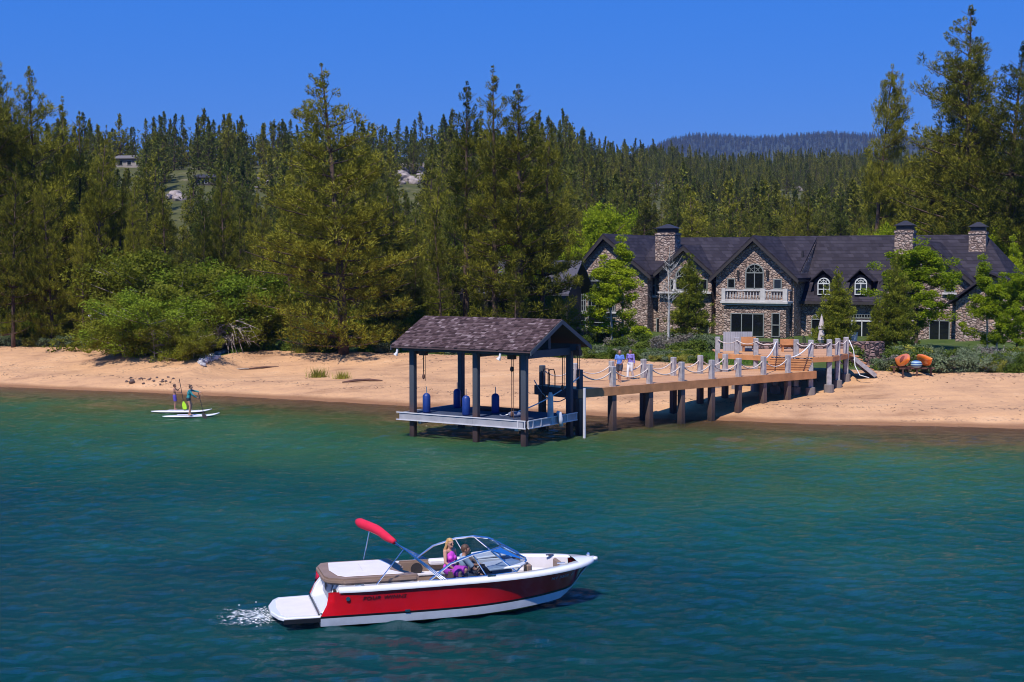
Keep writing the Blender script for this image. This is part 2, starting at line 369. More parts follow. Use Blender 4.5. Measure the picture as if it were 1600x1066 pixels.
def pine_mesh(name, H, Rr, seed, base=0.12, nbl=80, tuft=0.82, dens=1.0, top=0.55, droop=0.0, bl=0.24, bw=0.027, step=0.74, gap=1.0, lopside=0.25, mat='needle', shape=0.75):
    rs = np.random.RandomState(seed); mb = MB()
    cen = []; axs = []
    lean = rs.normal(0, 0.012, 2); nseg = 8
    tr = [(lean[0] * H * (i / nseg) ** 1.5 * 3, lean[1] * H * (i / nseg) ** 1.5 * 3, H * i / nseg) for i in range(nseg + 1)]
    r0 = 0.012 * H + 0.06
    mb.tube(tr, [r0 * (1 - 0.93 * i / nseg) for i in range(nseg + 1)], 8)
    ph = rs.uniform(0, 6.28); z = base * H
    while z < H * 0.985:
        u = (z - base * H) / (H * (1 - base))                  # 0 at lowest branch, 1 at the tip
        prof = min(1.0, (0.62 + 1.6 * u)) * (1 - u) ** shape * 1.0
        nb = int(rs.randint(4, 7) * dens) if u < 0.75 else rs.randint(3, 6)
        for k in range(nb):
            a = rs.uniform(0, 6.28)
            ln = Rr * prof * rs.uniform(0.55, 1.15) * (1 + lopside * math.cos(a - ph)) + 0.25
            el = rs.uniform(-0.22, 0.12) - droop * (1 - u) + 0.55 * u
            tx, ty = tr[0][0] + (tr[-1][0]) * (z / H) ** 1.5, tr[-1][1] * (z / H) ** 1.5
            dx, dy = math.cos(a), math.sin(a); ns = max(2, int(ln / 0.9))
            def bp_(t): return np.array([tx + dx * ln * t * math.cos(el), ty + dy * ln * t * math.cos(el), z + ln * (t * math.sin(el) + 0.16 * t * t)])
            if ln > 0.7: mb.tube([bp_(i / ns) for i in range(ns + 1)], [max(0.012, 0.022 * ln * (1 - 0.85 * i / ns)) for i in range(ns + 1)], 4, caps=False)
            t0 = 0.30 if ln > 1.5 else 0.15
            for t in np.arange(t0, 1.01, step / ln):
                p = bp_(t); wl = 0.36 * ln * math.sin(min(1, (1.06 - t) * 1.25) * PI * 0.62)
                m_ = 1 + int(wl * 2 / (step * 1.15))
                for q in range(m_):
                    off = 0 if m_ == 1 else (q / (m_ - 1) * 2 - 1) * wl
                    if rs.rand() < 0.2: continue
                    c = p + np.array([-dy * off, dx * off, 0.05 * abs(off)]) + rs.normal(0, 0.11, 3) * [1, 1, 0.9]
                    cen.append(c); axs.append([dx * 0.38 - dy * 0.2 * np.sign(off) + rs.normal(0, .15), dy * 0.38 + dx * 0.2 * np.sign(off) + rs.normal(0, .15), 0.9 + rs.uniform(-.2, .3)])
        z += gap * rs.uniform(0.6, 1.15) * (1.2 - 0.5 * u)
    cen.append([tr[-1][0], tr[-1][1], H]); axs.append([0, 0, 1])
    cen = np.array(cen); axs = np.array(axs); axs /= np.linalg.norm(axs, axis=1, keepdims=True)
    T = len(cen); sz = rs.uniform(0.65, 1.3, T) * tuft * np.clip(0.5 + 2.6 * (1 - cen[:, 2] / H), 0.5, 1.0)
    tt = rs.uniform(-0.1, 1.0, (T, nbl)) ** 1.0; O = rs.normal(size=(T, nbl, 3))
    O -= axs[:, None, :] * ((O * axs[:, None, :]).sum(2, keepdims=True) * 0.75); O /= np.linalg.norm(O, axis=2, keepdims=True)
    rad = sz[:, None] * 0.34 * np.sqrt(np.clip(1.15 - tt ** 2, 0.08, 1)) * rs.uniform(0.55, 1.0, (T, nbl))
    C = cen[:, None, :] + axs[:, None, :] * (tt * sz[:, None] * 0.85)[..., None] + O * rad[..., None]
    N = O + axs[:, None, :] * (0.9 * np.clip(tt, 0, 1) ** 2)[..., None]; N /= np.linalg.norm(N, axis=2, keepdims=True)
    D = axs[:, None, :] * 0.75 + O * 0.65 + rs.normal(size=O.shape) * 0.28
    n_ = T * nbl
    V = feathers(C.reshape(-1, 3), D.reshape(-1, 3), N.reshape(-1, 3), (rs.uniform(0.7, 1.2, (T, nbl)) * (sz[:, None] / tuft)).ravel() * bl, np.full(n_, bw) * rs.uniform(0.7, 1.3, n_), rs)
    cm = mesh_np(name + '_crown', V, tri_faces(len(V)), M[mat])
    tm = bpy.data.meshes.new(name + '_trunk'); tm.from_pydata(mb.v, [], mb.f); tm.materials.append(M['bark'])
    tm.polygons.foreach_set('use_smooth', [True] * len(tm.polygons))
    return cm, tm, H
def leafy_mesh(name, H, Rr, seed, n_leaf=9000, leaf=0.16, base=0.15, mat='leaf', bark='bark', shape='oval', nl=9, multi=1, clump=0.5):
    rs = np.random.RandomState(seed); mb = MB(); cl = []
    for st in range(multi):
        bx, by = (0, 0) if multi == 1 else rs.normal(0, Rr * 0.22, 2)
        hh = H * rs.uniform(0.8, 1.0) if st else H
        ex, ey = bx * 2.0 + rs.normal(0, .15), by * 2.0 + rs.normal(0, .15)
        def tp(t): return np.array([bx + (ex - bx) * t * t, by + (ey - by) * t * t, hh * t])
        mb.tube([tp(i / 6) for i in range(7)], [(0.011 * H + 0.025) / math.sqrt(multi) * (1 - 0.88 * i / 6) for i in range(7)], 7)
        for k in range(int(nl * 3 / multi) + 3):
            t = rs.uniform(base, 0.97); a = rs.uniform(0, 6.28); u = (t - base) / (1 - base)
            if shape == 'oval': pr = math.sqrt(max(0.05, 1 - (2 * u - 0.85) ** 2 / 1.35))
            elif shape == 'cone': pr = 1.05 * (1 - u) ** 0.8 + 0.08
            else: pr = math.sqrt(max(0.05, 1 - u * u))
            ln = Rr * pr * rs.uniform(0.6, 1.1) / (1 if multi == 1 else 1.35); el = rs.uniform(0.1, 0.7)
            p0 = tp(t * 0.92); p1 = p0 + np.array([math.cos(a) * ln * .55, math.sin(a) * ln * .55, ln * .55 * math.tan(el) * .6]); p2 = p0 + np.array([math.cos(a) * ln, math.sin(a) * ln, ln * math.tan(el) * .7])
            mb.tube([p0, p1, p2], [0.012 * ln + .012, .01 * ln + .006, .006], 4, caps=False)
            for q in range(5):
                s_ = rs.uniform(0.25, 1.05); c = p0 + (p2 - p0) * s_ + rs.normal(0, 0.2 * clump + .08 * ln, 3); cl.append(c)
        cl.append(tp(1.0)); cl.append(tp(.93))
    cl = np.array(cl); cl[:, 2] = np.clip(cl[:, 2], 0.12, H * 1.03)
    cs = rs.uniform(0.55, 1.2, len(cl)) * clump
    idx = rs.randint(0, len(cl), n_leaf); g = rs.normal(size=(n_leaf, 3)); g /= np.linalg.norm(g, axis=1, keepdims=True)
    C = cl[idx] + g * (cs[idx] * rs.uniform(0.35, 1.0, n_leaf) ** 0.6)[:, None] * [1, 1, 0.75]
    C[:, 2] = np.maximum(C[:, 2], 0.03)
    D = rs.normal(size=(n_leaf, 3)) * 0.7 + [0, 0, -0.2]; N = g * 0.9 + rs.normal(size=(n_leaf, 3)) * 0.35 + [0, 0, 0.35]
    V = feathers(C, D, N, rs.uniform(0.7, 1.3, n_leaf) * leaf, np.full(n_leaf, leaf * 0.42), rs)
    cm = mesh_np(name + '_crown', V, tri_faces(len(V)), M[mat])
    tm = bpy.data.meshes.new(name + '_trunk'); tm.from_pydata(mb.v, [], mb.f); tm.materials.append(M[bark])
    return cm, tm, H
def plant(kind, meshes, x, y, z=None, s=1.0, rz=None, label=None, cat='tree', group=None, sz=None, parts=('crown', 'trunk')):
    e = empty(kind, (x, y, h1(x, y) - 0.08 if z is None else z), R.uniform(0, 6.28) if rz is None else rz, label, cat, group)
    e.scale = (s, s, s if sz is None else sz)
    for m_, nm in zip(meshes, parts):
        link(bpy.data.objects.new(nm, m_), e)
    return e
def pine_px(meshes, xp, ytop, Y, wfac=1.0, **k):
    """plants a tree whose trunk stands at photo column xp, distance Y, and whose tip reaches photo row ytop"""
    X = atY(xp, 500, Y).x; zt = atY(xp, ytop, Y).z; g = h1(X, Y) - 0.1
    s = (zt - g) / meshes[2]
    return plant(k.pop('kind', 'pine_tree'), meshes, X, Y, g, s * wfac, sz=s, **k)

hero = [pine_mesh('tall_pine', 20, 5.2, 101, base=0.03, dens=1.25, lopside=0.2, shape=0.78),
        pine_mesh('tall_pine', 20, 3.8, 102, base=0.05, dens=1.15, shape=0.8),
        pine_mesh('tall_pine', 20, 4.5, 103, base=0.08, dens=1.1, lopside=0.35, shape=0.75),
        pine_mesh('tall_pine', 20, 3.2, 104, base=0.05, dens=1.15, shape=0.65),
        pine_mesh('tall_pine', 24, 5.2, 105, base=0.14, dens=1.2, lopside=0.3, shape=0.68)]
sparse = pine_mesh('sparse_pine', 20, 3.6, 106, base=0.22, dens=0.8, lopside=0.3, shape=0.6, step=0.5)
spruce = [pine_mesh('young_conifer', 7, 2.0, 201, base=0.02, dens=1.9, nbl=30, tuft=0.32, bl=0.15, bw=0.026, step=0.25, gap=0.42, droop=0.12, lopside=0.1, mat='needle_young', shape=0.9),
          pine_mesh('young_conifer', 7, 1.7, 202, base=0.02, dens=1.8, nbl=30, tuft=0.32, bl=0.15, bw=0.026, step=0.25, gap=0.42, droop=0.15, lopside=0.1, mat='needle_young', shape=1.0)]
mid = [pine_mesh('forest_pine', 16, 3.6, 301 + i, base=0.03 + 0.03 * (i % 3), dens=1.1, nbl=40, tuft=0.85, bl=0.32, bw=0.045, step=0.85, gap=0.9, shape=0.75 + 0.1 * (i % 3), mat=['needle', 'needle_dark'][i % 2]) for i in range(5)]
far = [pine_mesh('hill_pine', 15, 4.9 - 0.5 * i, 401 + i, base=0.04, dens=0.9, nbl=10, tuft=1.0, bl=0.5, bw=0.17, step=1.3, gap=0.8, shape=0.95, mat=['needle_dark', 'needle'][i % 2]) for i in range(4)]

# ---- tall pines one can tell apart: (mesh, column, top row, distance, width factor, label)
P = [
 (0, 537, 98, 101, 1.32, 'tall broad pine with full crown standing alone above the dark gap in the beach edge'),
 (3, 728, 134, 112, .95, 'slim pine with pointed narrow top just behind the boat shelter roof'),
 (1, 774, 117, 108, .95, 'tallest pine of the cluster left of the stone house, knobbly spire top'),
 (3, 812, 139, 107, 1.25, 'dense pine with twin rounded tops in the cluster left of the stone house'),
 (2, 846, 192, 110, .95, 'bushy pine at the house edge of the cluster, lower rounded top'),
 (1, 690, 330, 108, .9, 'lower olive pine under the slim pine behind the boat shelter'),
 (5, 1362, 108, 160, .78, 'lone open pine behind the right chimneys with visible bare trunk'),
 (4, 1508, 14, 150, 1.12, 'tallest pine in view with thin spire, behind the rightmost chimney'),
 (0, 1484, 60, 154, 1.05, 'broad pine whose second spire stands beside the tallest spire'),
 (2, 1566, 72, 146, 1.15, 'massive pine at the picture edge behind the far end of the house'),
 (4, 1612, 62, 140, 1.0, 'huge pine cut by the right picture edge'),
 (0, 1450, 215, 165, .8, 'shorter pine leaning out low beside the tallest pine'),
 (0, 30, 90, 118, .75, 'tall spired pine near the far left of the beach wood'),
 (2, 60, 108, 116, 1.0, 'pine with a fanned double top next to the tall spired pine'),
 (4, -12, 100, 114, 1.0, 'pine half cut by the left picture edge'),
 (1, 104, 157, 118, .8, 'pointed pine stepping down from the far left spires'),
 (3, 128, 178, 121, .9, 'slender pine beside the pointed pine on the left slope of treetops'),
 (0, 148, 200, 112, .7, 'bushy pine where the left treetops drop to the pale hill house'),
 (2, 20, 250, 108, .8, 'dense lower pine at the left end of the beach'),
 (0, 82, 265, 109, .7, 'dense lower pine second from the left end of the beach'),
 (1, 182, 275, 113, .85, 'rounded pine below the pale house on the hill'),
 (2, 215, 305, 111, .7, 'dark pine above the left end of the bright bushes'),
 (3, 262, 292, 114, 1.05, 'narrow pine in front of the hillside boulders'),
 (0, 352, 262, 112, .62, 'pine with a clear rounded cone top right of the dark hill cabin'),
 (1, 318, 318, 110, .8, 'low pine above the middle of the bright bushes'),
 (2, 415, 328, 109, .75, 'dark pine left of the broad lone pine, above the small lawn'),
 (3, 452, 235, 118, .9, 'slim pine close on the left of the broad lone pine'),
 (1, 395, 300, 116, .8, 'pine between the rounded cone top and the broad lone pine'),
 (0, 612, 300, 107, .62, 'olive pine close on the right of the broad lone pine'),
 (2, 648, 345, 112, .6, 'short olive pine left of the slim pine behind the boat shelter'),
 (3, 130, 340, 108, .9, 'low dense pine behind the light pole'),
 (1, 755, 300, 116, .75, 'dark pine filling the space under the tallest cluster pine'),
]
for mi, xp, yt, Yd, wf, lab in P:
    pine_px(sparse if mi == 5 else hero[mi], xp, yt, Yd, wf, label=lab, group='tall pines behind the beach')
# smaller pine with a pale trunk in front of the cabin
pine_px(hero[3], 805, 412, 103, 1.2, label='short young pine with pale trunk just above the boat shelter roof', group='tall pines behind the beach')

# ---- conifers in the gardens round the house
for mi, xp, yt, Yd, wf, lab in [
 (0, 1307, 424, 100, 1.08, 'neat cone shaped young conifer in front of the two dormers'),
 (1, 1077, 398, 112, 1.1, 'tall garden spruce in front of the second gable beside the bare birch'),
 (0, 1398, 398, 100, .85, 'yellowish ragged garden conifer rising in front of the middle chimney'),
 (1, 1372, 470, 100, 1.0, 'small yellowish conifer at the foot of the taller ragged one')]:
    pine_px(spruce[mi], xp, yt, Yd, wf, kind='garden_conifer', label=lab, group='garden conifers')
# ---- leafy trees
lf = [leafy_mesh('leafy_tree', 8, 2.1, 501, 30000, 0.115, 0.10, 'leaf', 'bark', 'oval', 12, 1, 0.42),
      leafy_mesh('leafy_tree', 8, 2.5, 502, 32000, 0.115, 0.08, 'leaf', 'pale_bark', 'cone', 12, 2, 0.42),
      leafy_mesh('leafy_tree', 8, 3.6, 503, 26000, 0.16, 0.25, 'leaf', 'bark', 'oval', 12, 1, 0.65)]
for mi, xp, yt, Yd, wf, lab in [
 (1, 968, 372, 113, 1.3, 'bright green leafy tree covering the left gable window'),
 (0, 1432, 376, 106, 1.4, 'light green aspen with pale stems in front of the right gable'),
 (1, 1552, 402, 104, 1.15, 'bright aspen near the far right end of the house'),
 (0, 1590, 420, 100, 1.1, 'leafy tree cut by the right picture edge above the sagebrush'),
 (2, 935, 322, 155, .75, 'round bright leafy tree behind the left gable roof'),
 (2, 968, 343, 158, .6, 'small yellow green leafy tree peeping over the left roof ridge'),
 (2, 1384, 352, 150, .6, 'yellow green leafy tree peeping over the roof left of the middle chimney'),
 (2, 1432, 350, 152, .5, 'green leafy tree peeping over the roof right of the middle chimney'),
 (2, 1556, 350, 142, .8, 'leafy tree behind the hipped right end of the roof'),
 (1, 1590, 372, 135, .8, 'tall leafy tree between the roof end and the picture edge'),
 (2, 826, 365, 125, .7, 'leafy tree lit bright green inside the pine cluster'),
 (2, 752, 372, 128, .7, 'leafy tree glimpsed between the pines above the boat shelter')]:
    pine_px(lf[mi], xp, yt, Yd, wf, kind='leafy_tree', label=lab, group='leafy trees by the house')
# bare white birch
rs = np.random.RandomState(5); tb = MB(); Bt = 8.0
tb.tube([(0, 0, 0), (0.05, 0, 3), (0.0, 0, 5), (0.1, 0, Bt)], [0.10, 0.08, 0.05, 0.01], 8)
bb = MB()
for k in range(26):
    z0 = rs.uniform(3.0, 7.4); a = rs.uniform(0, 6.28); ln = rs.uniform(0.8, 2.3) * (1.1 - z0 / 12)
    d = np.array([math.cos(a), math.sin(a), rs.uniform(.6, 1.3)]); p0 = np.array([0.03, 0, z0]); p1 = p0 + d * ln * .6
    bb.tube([p0, p0 + d * ln * .3 + [0, 0, -.03], p1], [.028, .02, .01], 5)
    for q in range(4):
        dd_ = d + rs.normal(0, .6, 3); st = p0 + d * ln * rs.uniform(.2, .6); bb.tube([st, st + dd_ * ln * .25], [.012, .005], 4)
pb = atY(1044, 520, 108); e = empty('birch_tree', (pb.x, 108, h1(pb.x, 108) - .05), .6, 'leafless white birch with bare pale branches in front of the second gable', 'tree')
tb.build('trunk', M['pale_bark'], e); bb.build('branch', M['pale_bark'], e)

def spx(X, Y, Z):
    dy = Y * cp - (Z - CAMH) * sp_ ; dz = Y * sp_ + (Z - CAMH) * cp
    return 800 + F * X / dy, 533 - F * dz / dy
M['leaf_mid'] = foliage_mat('fresh_green_leaves', (0.07, 0.12, 0.010), (0.24, 0.31, 0.025), trans=0.3)
M['grey'] = foliage_mat('grey_twig_leaves', (0.13, 0.11, 0.09), (0.30, 0.27, 0.22), trans=0.1)
# ---- bushes at the beach edge (left)
bush = [leafy_mesh('beach_bush', 3.2, 2.6, 601 + i, 26000, 0.085, 0.02, ['leaf_olive', 'leaf_mid', 'leaf_olive'][i], 'dead_wood', 'dome', 16, 5, 0.45) for i in range(3)]
for mi, xp, yt, yb, wf, lab in [
 (0, 205, 462, 553, 1.1, 'bright green bush right of the light pole, hanging over the sand'),
 (1, 250, 455, 556, 1.0, 'vivid green bush at the middle of the beach thicket'),
 (2, 300, 412, 550, .95, 'tall olive green bush at the top of the thicket'),
 (0, 255, 396, 548, 1.0, 'tall yellowish bush above the middle of the thicket'),
 (1, 338, 412, 548, .85, 'vivid green bush on the right shoulder of the thicket'),
 (2, 352, 452, 552, .9, 'olive bush above the bleached driftwood'),
 (0, 290, 495, 562, .8, 'low olive bush reaching the sand left of the stone heap'),
 (2, 80, 452, 536, 1.1, 'olive bush behind the sagebrush on the left beach'),
 (0, 30, 470, 534, 1.1, 'yellow olive bush at the left picture edge'),
 (2, 130, 468, 534, .8, 'olive bush just left of the light pole'),
 (2, 398, 470, 540, .6, 'green bush between the thicket and the small lawn'),
 (2, 590, 480, 543, .6, 'yellow green bush under the right side of the broad pine'),
 (0, 635, 488, 545, .6, 'yellow green bush left of the boat shelter roof'),
 (1, 545, 482, 541, .5, 'small bright bush at the foot of the broad pine')]:
    g = ground(xp, yb); zt = atY(xp, yt, g.y).z; s = (zt - g.z) / 3.2
    plant('beach_bush', bush[mi], g.x, g.y, g.z - .1, s * wf * 1.25, sz=s, label=lab, cat='bush', group='bushes at the beach edge')
# ---- low shrubs in the strip between sand and wood, and round the garden
low = [leafy_mesh('sagebrush', 0.85, 0.75, 651, 3000, 0.085, 0.0, 'sage', 'dead_wood', 'dome', 10, 6, 0.2),
       leafy_mesh('yellow_shrub', 0.8, 0.7, 652, 2600, 0.08, 0.0, 'yellow_shrub', 'dead_wood', 'dome', 10, 6, 0.2),
       leafy_mesh('green_shrub', 0.9, 0.8, 653, 2800, 0.10, 0.0, 'green_shrub', 'bark', 'dome', 10, 6, 0.24),
       leafy_mesh('grey_shrub', 1.2, 1.0, 654, 2600, 0.09, 0.0, 'grey', 'dead_wood', 'dome', 12, 7, 0.24)]
rs = np.random.RandomState(15)
KIND = ('sagebrush', 'yellow_shrub', 'green_shrub', 'sagebrush')
def strip(x0, x1, d0, d1, n_, probs, where, smin=.7, smax=1.3):
    for k in range(n_):
        xp = rs.uniform(x0, x1); dv = rs.uniform(d0, d1) ; mi = int(rs.choice(4, p=probs))
        g = ground(xp, 600); b_ = ray(xp, 500).x
        # walk inland from the edge of the vegetation
        Yv = 100.0
        for _ in range(4): Yv = float(vegY(np.array([b_ * Yv]))[0])
        Yq = Yv + dv; X_ = b_ * Yq
        col_ = ('grey green sagebrush', 'yellow flowering shrub', 'low green shrub', 'pale twiggy grey shrub')[mi]
        plant(KIND[mi], low[mi], X_, Yq, h1(X_, Yq) - .05, rs.uniform(smin, smax), sz=rs.uniform(smin, smax) * .9, label=col_ + ' ' + where, cat='shrub', group=col_ + ' plants ' + where)
strip(-20, 165, .2, 3.5, 24, (.6, .25, .1, .05), 'along the top of the beach near the light pole')
strip(430, 640, .4, 5, 12, (.3, .1, .5, .1), 'under the broad pine at the top of the beach')
strip(640, 900, .3, 6, 34, (.4, .1, .45, .05), 'behind the sand seen through the boat shelter', .45, .9)
strip(915, 1100, .2, 9, 52, (.35, .08, .5, .07), 'between the sand and the left gable of the house', .45, 1.0)
strip(1375, 1610, .3, 5, 46, (.5, .22, .23, .05), 'above the sand near the orange kayaks', .7, 1.45)
strip(1330, 1610, 5, 12, 30, (.3, .1, .5, .1), 'under the trees at the right end of the house', .9, 1.6)
strip(900, 1130, 10, 24, 30, (.2, .1, .6, .1), 'in the garden before the left gables', .8, 1.5)
# a row of dark undergrowth closes the foot of the wood on the left
rs = np.random.RandomState(16)
for k in range(46):
    xp = rs.uniform(-20, 880); b_ = ray(xp, 500).x; Yq = rs.uniform(109, 122); X_ = b_ * Yq
    if 425 < xp < 530: continue
    if spx(X_, Yq, 1.5)[0] > 740: Yq += 2
    s = rs.uniform(.55, 1.1)
    plant('undergrowth_bush', bush[int(rs.randint(0, 3))], X_, Yq, h1(X_, Yq) - .1, s, sz=s * rs.uniform(.8, 1.4), label='shaded bush under the pines ' + (w_ := 'left of the light pole' if xp < 140 else 'behind the beach thicket' if xp < 425 else 'behind the broad lone pine' if xp < 640 else 'above the boat shelter roof'), cat='bush', group='bushes under the pines ' + w_)
# bleached dead branches
rs = np.random.RandomState(8)
for xp, yb, w_, lab in [(350, 553, 5.4, 'bleached bare branches sprawling over the stone heap'), (255, 556, 3.0, 'grey dead branches sticking out of the beach thicket'), (168, 535, 2.4, 'dead grey twigs beside the light pole')]:
    mb = MB(); g = ground(xp, yb)
    for k in range(38):
        a = rs.uniform(-2.9, -0.1) if k % 3 else rs.uniform(0, 6.28); ln = rs.uniform(.4, 1) * w_ * .6; h_ = rs.uniform(.2, .9) * w_ * .4
        p0 = np.array([rs.normal(0, .5), -.2, rs.uniform(.4, 1.7)]); d = np.array([math.cos(a), math.sin(a) * .6, 0])
        pts = [p0, p0 + d * ln * .4 + [0, 0, h_ * .5], p0 + d * ln * .75 + [0, 0, h_ * .3], p0 + d * ln + [0, 0, -h_ * .4]]
        mb.tube(pts, [.07, .05, .032, .012], 5)
        for q in range(3):
            st = np.array(pts[1 + q % 2]); mb.tube([st, st + d * ln * .25 + rs.normal(0, .2, 3)], [.028, .010], 4)
    o_ = mb.build('dead_branch', M['dead_wood']); o_.location = g; tag(o_, lab, 'branch', 'dead branches in the thicket')

# ---- forest floor conifers: individually near, one mass far away
def forest_points():
    rs = np.random.RandomState(21); out = []
    for (ya, yb, sp, bm_) in ((122, 230, 6.0, .40), (230, 480, 6.4, .44), (480, 960, 7.2, .45)):
        yy = ya
        while yy < yb:
            W_ = bm_ * yy; nx = int(2 * W_ / sp)
            xs = (np.arange(nx) / nx * 2 - 1) * W_ + rs.uniform(-.45, .45, nx) * sp
            ysr = yy + rs.uniform(-.5, .5, nx) * sp
            out.append(np.stack([xs, ysr], 1)); yy += sp * 0.92
    Pn = np.concatenate(out); X, Y = Pn[:, 0], Pn[:, 1]
    Z = height(X, Y); b = X / Y; k = sm((b - 0.02) / 0.12)
    Ht = rs.uniform(7.5, 17, len(X)) * np.where(rs.rand(len(X)) < .10, 1.15, 1.0) * np.where(Y < 230, 0.95, 1.0) * (1 - 0.22 * k * (Y > 300)) * np.where((Y > 230) & (k < .5), 0.86, 1.0)
    px, pyb = spx(X, Y, Z); _, pyt = spx(X, Y, Z + Ht)
    keep = np.ones(len(X), bool)
    keep &= rs.rand(len(X)) < 0.86
    keep &= (fbm(X, Y, 70, 3, 3) < 0.62) | (Y < 230)
    keep &= Y < (400 + 520 * k) + 25
    keep &= ~((Y < 147) & (px > 730))                       # the house and its garden
    keep &= ~((Y < 175) & (px > 880) & (pyt < 330))
    keep &= ~((Y < 165) & (px > 860))
    # clearings that show things standing behind
    for x0, x1, y0, y1, Yb in ((178, 220, 238, 264, 372), (305, 342, 272, 294, 330), (256, 290, 300, 316, 322), (286, 308, 234, 250, 385), (620, 668, 250, 290, 352),
                               (1005, 1040, 262, 312, 500), (1215, 1262, 240, 300, 560), (1270, 1290, 262, 290, 560), (395, 420, 262, 300, 340)):
        keep &= ~((rs.rand(len(X)) < .96) & (px > x0 - 2) & (px < x1 + 2) & (pyt < y1 - 4) & (Y < Yb + 6) & (pyb > y0))
    return X[keep], Y[keep], Z[keep], Ht[keep]
fX, fY, fZ, fH = forest_points()
order = np.argsort(fY); fX, fY, fZ, fH = fX[order], fY[order], fZ[order], fH[order]
pxs, _ = spx(fX, fY, fZ); inv = (pxs > -40) & (pxs < 1640)
near_i = np.where(inv)[0][:250]; isn = np.zeros(len(fX), bool); isn[near_i] = True
for i in near_i:
    p = pxs[i]; zone = [z for x_, z in ((70, 'behind the spires at the far left'), (150, 'behind the trees above the light pole'), (235, 'below the pale hill house'), (310, 'below the dark hill cabin'), (400, 'above the bright beach thicket'),
        (500, 'left of the broad lone pine'), (580, 'behind the broad lone pine'), (660, 'below the rock slide'), (720, 'beside the slim pine over the shelter roof'), (800, 'behind the tallest pine of the cluster'), (880, 'behind the bushy pine left of the mansion'),
        (980, 'above the left gable of the mansion'), (1070, 'above the left chimney'), (1170, 'above the second gable'), (1270, 'above the centre gable'), (1345, 'above the two dormers'), (1400, 'round the lone open pine'), (1480, 'above the right gable'), (2000, 'behind the huge pines at the right')) if p < x_][0]
    tier = 'in front' if fY[i] < 145 else 'farther back' if fY[i] < 185 else 'high up in the wood'
    L_ = ('tall' if fH[i] > 12.5 else 'short') + ' dark conifer ' + tier + ' ' + zone
    m_ = mid[int(i) % 5]; s = fH[i] / 16
    plant('forest_conifer', m_, fX[i], fY[i], fZ[i] - .15, s * R.uniform(.9, 1.15), sz=s, label=L_, group='conifers of the wood ' + zone)
# one mass of far trees: geometry nodes on a point cloud mesh
def forest_stuff(name, label, X, Y, Z, H, sources):
    me = bpy.data.meshes.new(name); me.vertices.add(len(X)); me.vertices.foreach_set('co', np.stack([X, Y, Z - .2], -1).astype(np.float32).ravel())
    rs = np.random.RandomState(9)
    for an, av, ty in (('hs', H, 'FLOAT'), ('rot', rs.uniform(0, 6.28, len(X)), 'FLOAT'), ('pick', rs.randint(0, len(sources), len(X)), 'INT')):
        a = me.attributes.new(an, ty, 'POINT'); a.data.foreach_set('value', np.asarray(av, dtype=np.float32 if ty == 'FLOAT' else np.int32))
    o_ = link(bpy.data.objects.new(name, me)); tag(o_, label, kind='stuff')
    g = bpy.data.node_groups.new(name, 'GeometryNodeTree'); g.interface.new_socket('Geometry', in_out='INPUT', socket_type='NodeSocketGeometry'); g.interface.new_socket('Geometry', in_out='OUTPUT', socket_type='NodeSocketGeometry')
    gi = g.nodes.new('NodeGroupInput'); go = g.nodes.new('NodeGroupOutput'); jn = g.nodes.new('GeometryNodeJoinGeometry')
    def attr(nm, ty): a = g.nodes.new('GeometryNodeInputNamedAttribute'); a.data_type = ty; a.inputs[0].default_value = nm; return a.outputs[0]
    cx = g.nodes.new('ShaderNodeCombineXYZ'); g.links.new(attr('rot', 'FLOAT'), cx.inputs[2])
    for k, (c_, t_) in enumerate(sources):
        ip = g.nodes.new('GeometryNodeInstanceOnPoints'); cmp_ = g.nodes.new('FunctionNodeCompare'); cmp_.data_type = 'INT'; cmp_.operation = 'EQUAL'
        g.links.new(attr('pick', 'INT'), cmp_.inputs[2]); cmp_.inputs[3].default_value = k; g.links.new(cmp_.outputs[0], ip.inputs['Selection'])
        j2 = g.nodes.new('GeometryNodeJoinGeometry')
        for so_ in (c_, t_):
            oi = g.nodes.new('GeometryNodeObjectInfo'); oi.inputs[0].default_value = so_; oi.transform_space = 'ORIGINAL'; oi.inputs['As Instance'].default_value = False
            g.links.new(oi.outputs['Geometry'], j2.inputs[0])
        g.links.new(gi.outputs[0], ip.inputs['Points']); g.links.new(j2.outputs[0], ip.inputs['Instance']); g.links.new(cx.outputs[0], ip.inputs['Rotation']); g.links.new(attr('hs', 'FLOAT'), ip.inputs['Scale'])
        g.links.new(ip.outputs[0], jn.inputs[0])
    g.links.new(jn.outputs[0], go.inputs[0]); md = o_.modifiers.new('scatter', 'NODES'); md.node_group = g
    return o_
# a real tree of each far kind on the hillside lends its geometry
rest = np.where(~isn & ((pxs > -260) & (pxs < 1900)))[0]
src = []
seen_rest = [i for i in rest if 0 < pxs[i] < 1600]
for k in range(4):
    i = seen_rest[k * 37 + 5]
    e = plant('hill_conifer', far[k], fX[i], fY[i], fZ[i] - .2, fH[i] / 15, label='conifer near the foot of the wooded hill, one of the first above the wood', group='conifers at the foot of the hill')
    src.append(tuple(e.children))
    rest = rest[rest != i]
forest_stuff('forest', 'wooded hillside of dark conifers behind the beach and the stone house', fX[rest], fY[rest], fZ[rest], fH[rest] / 15, src)
print('forest near', len(near_i), 'far', len(rest))
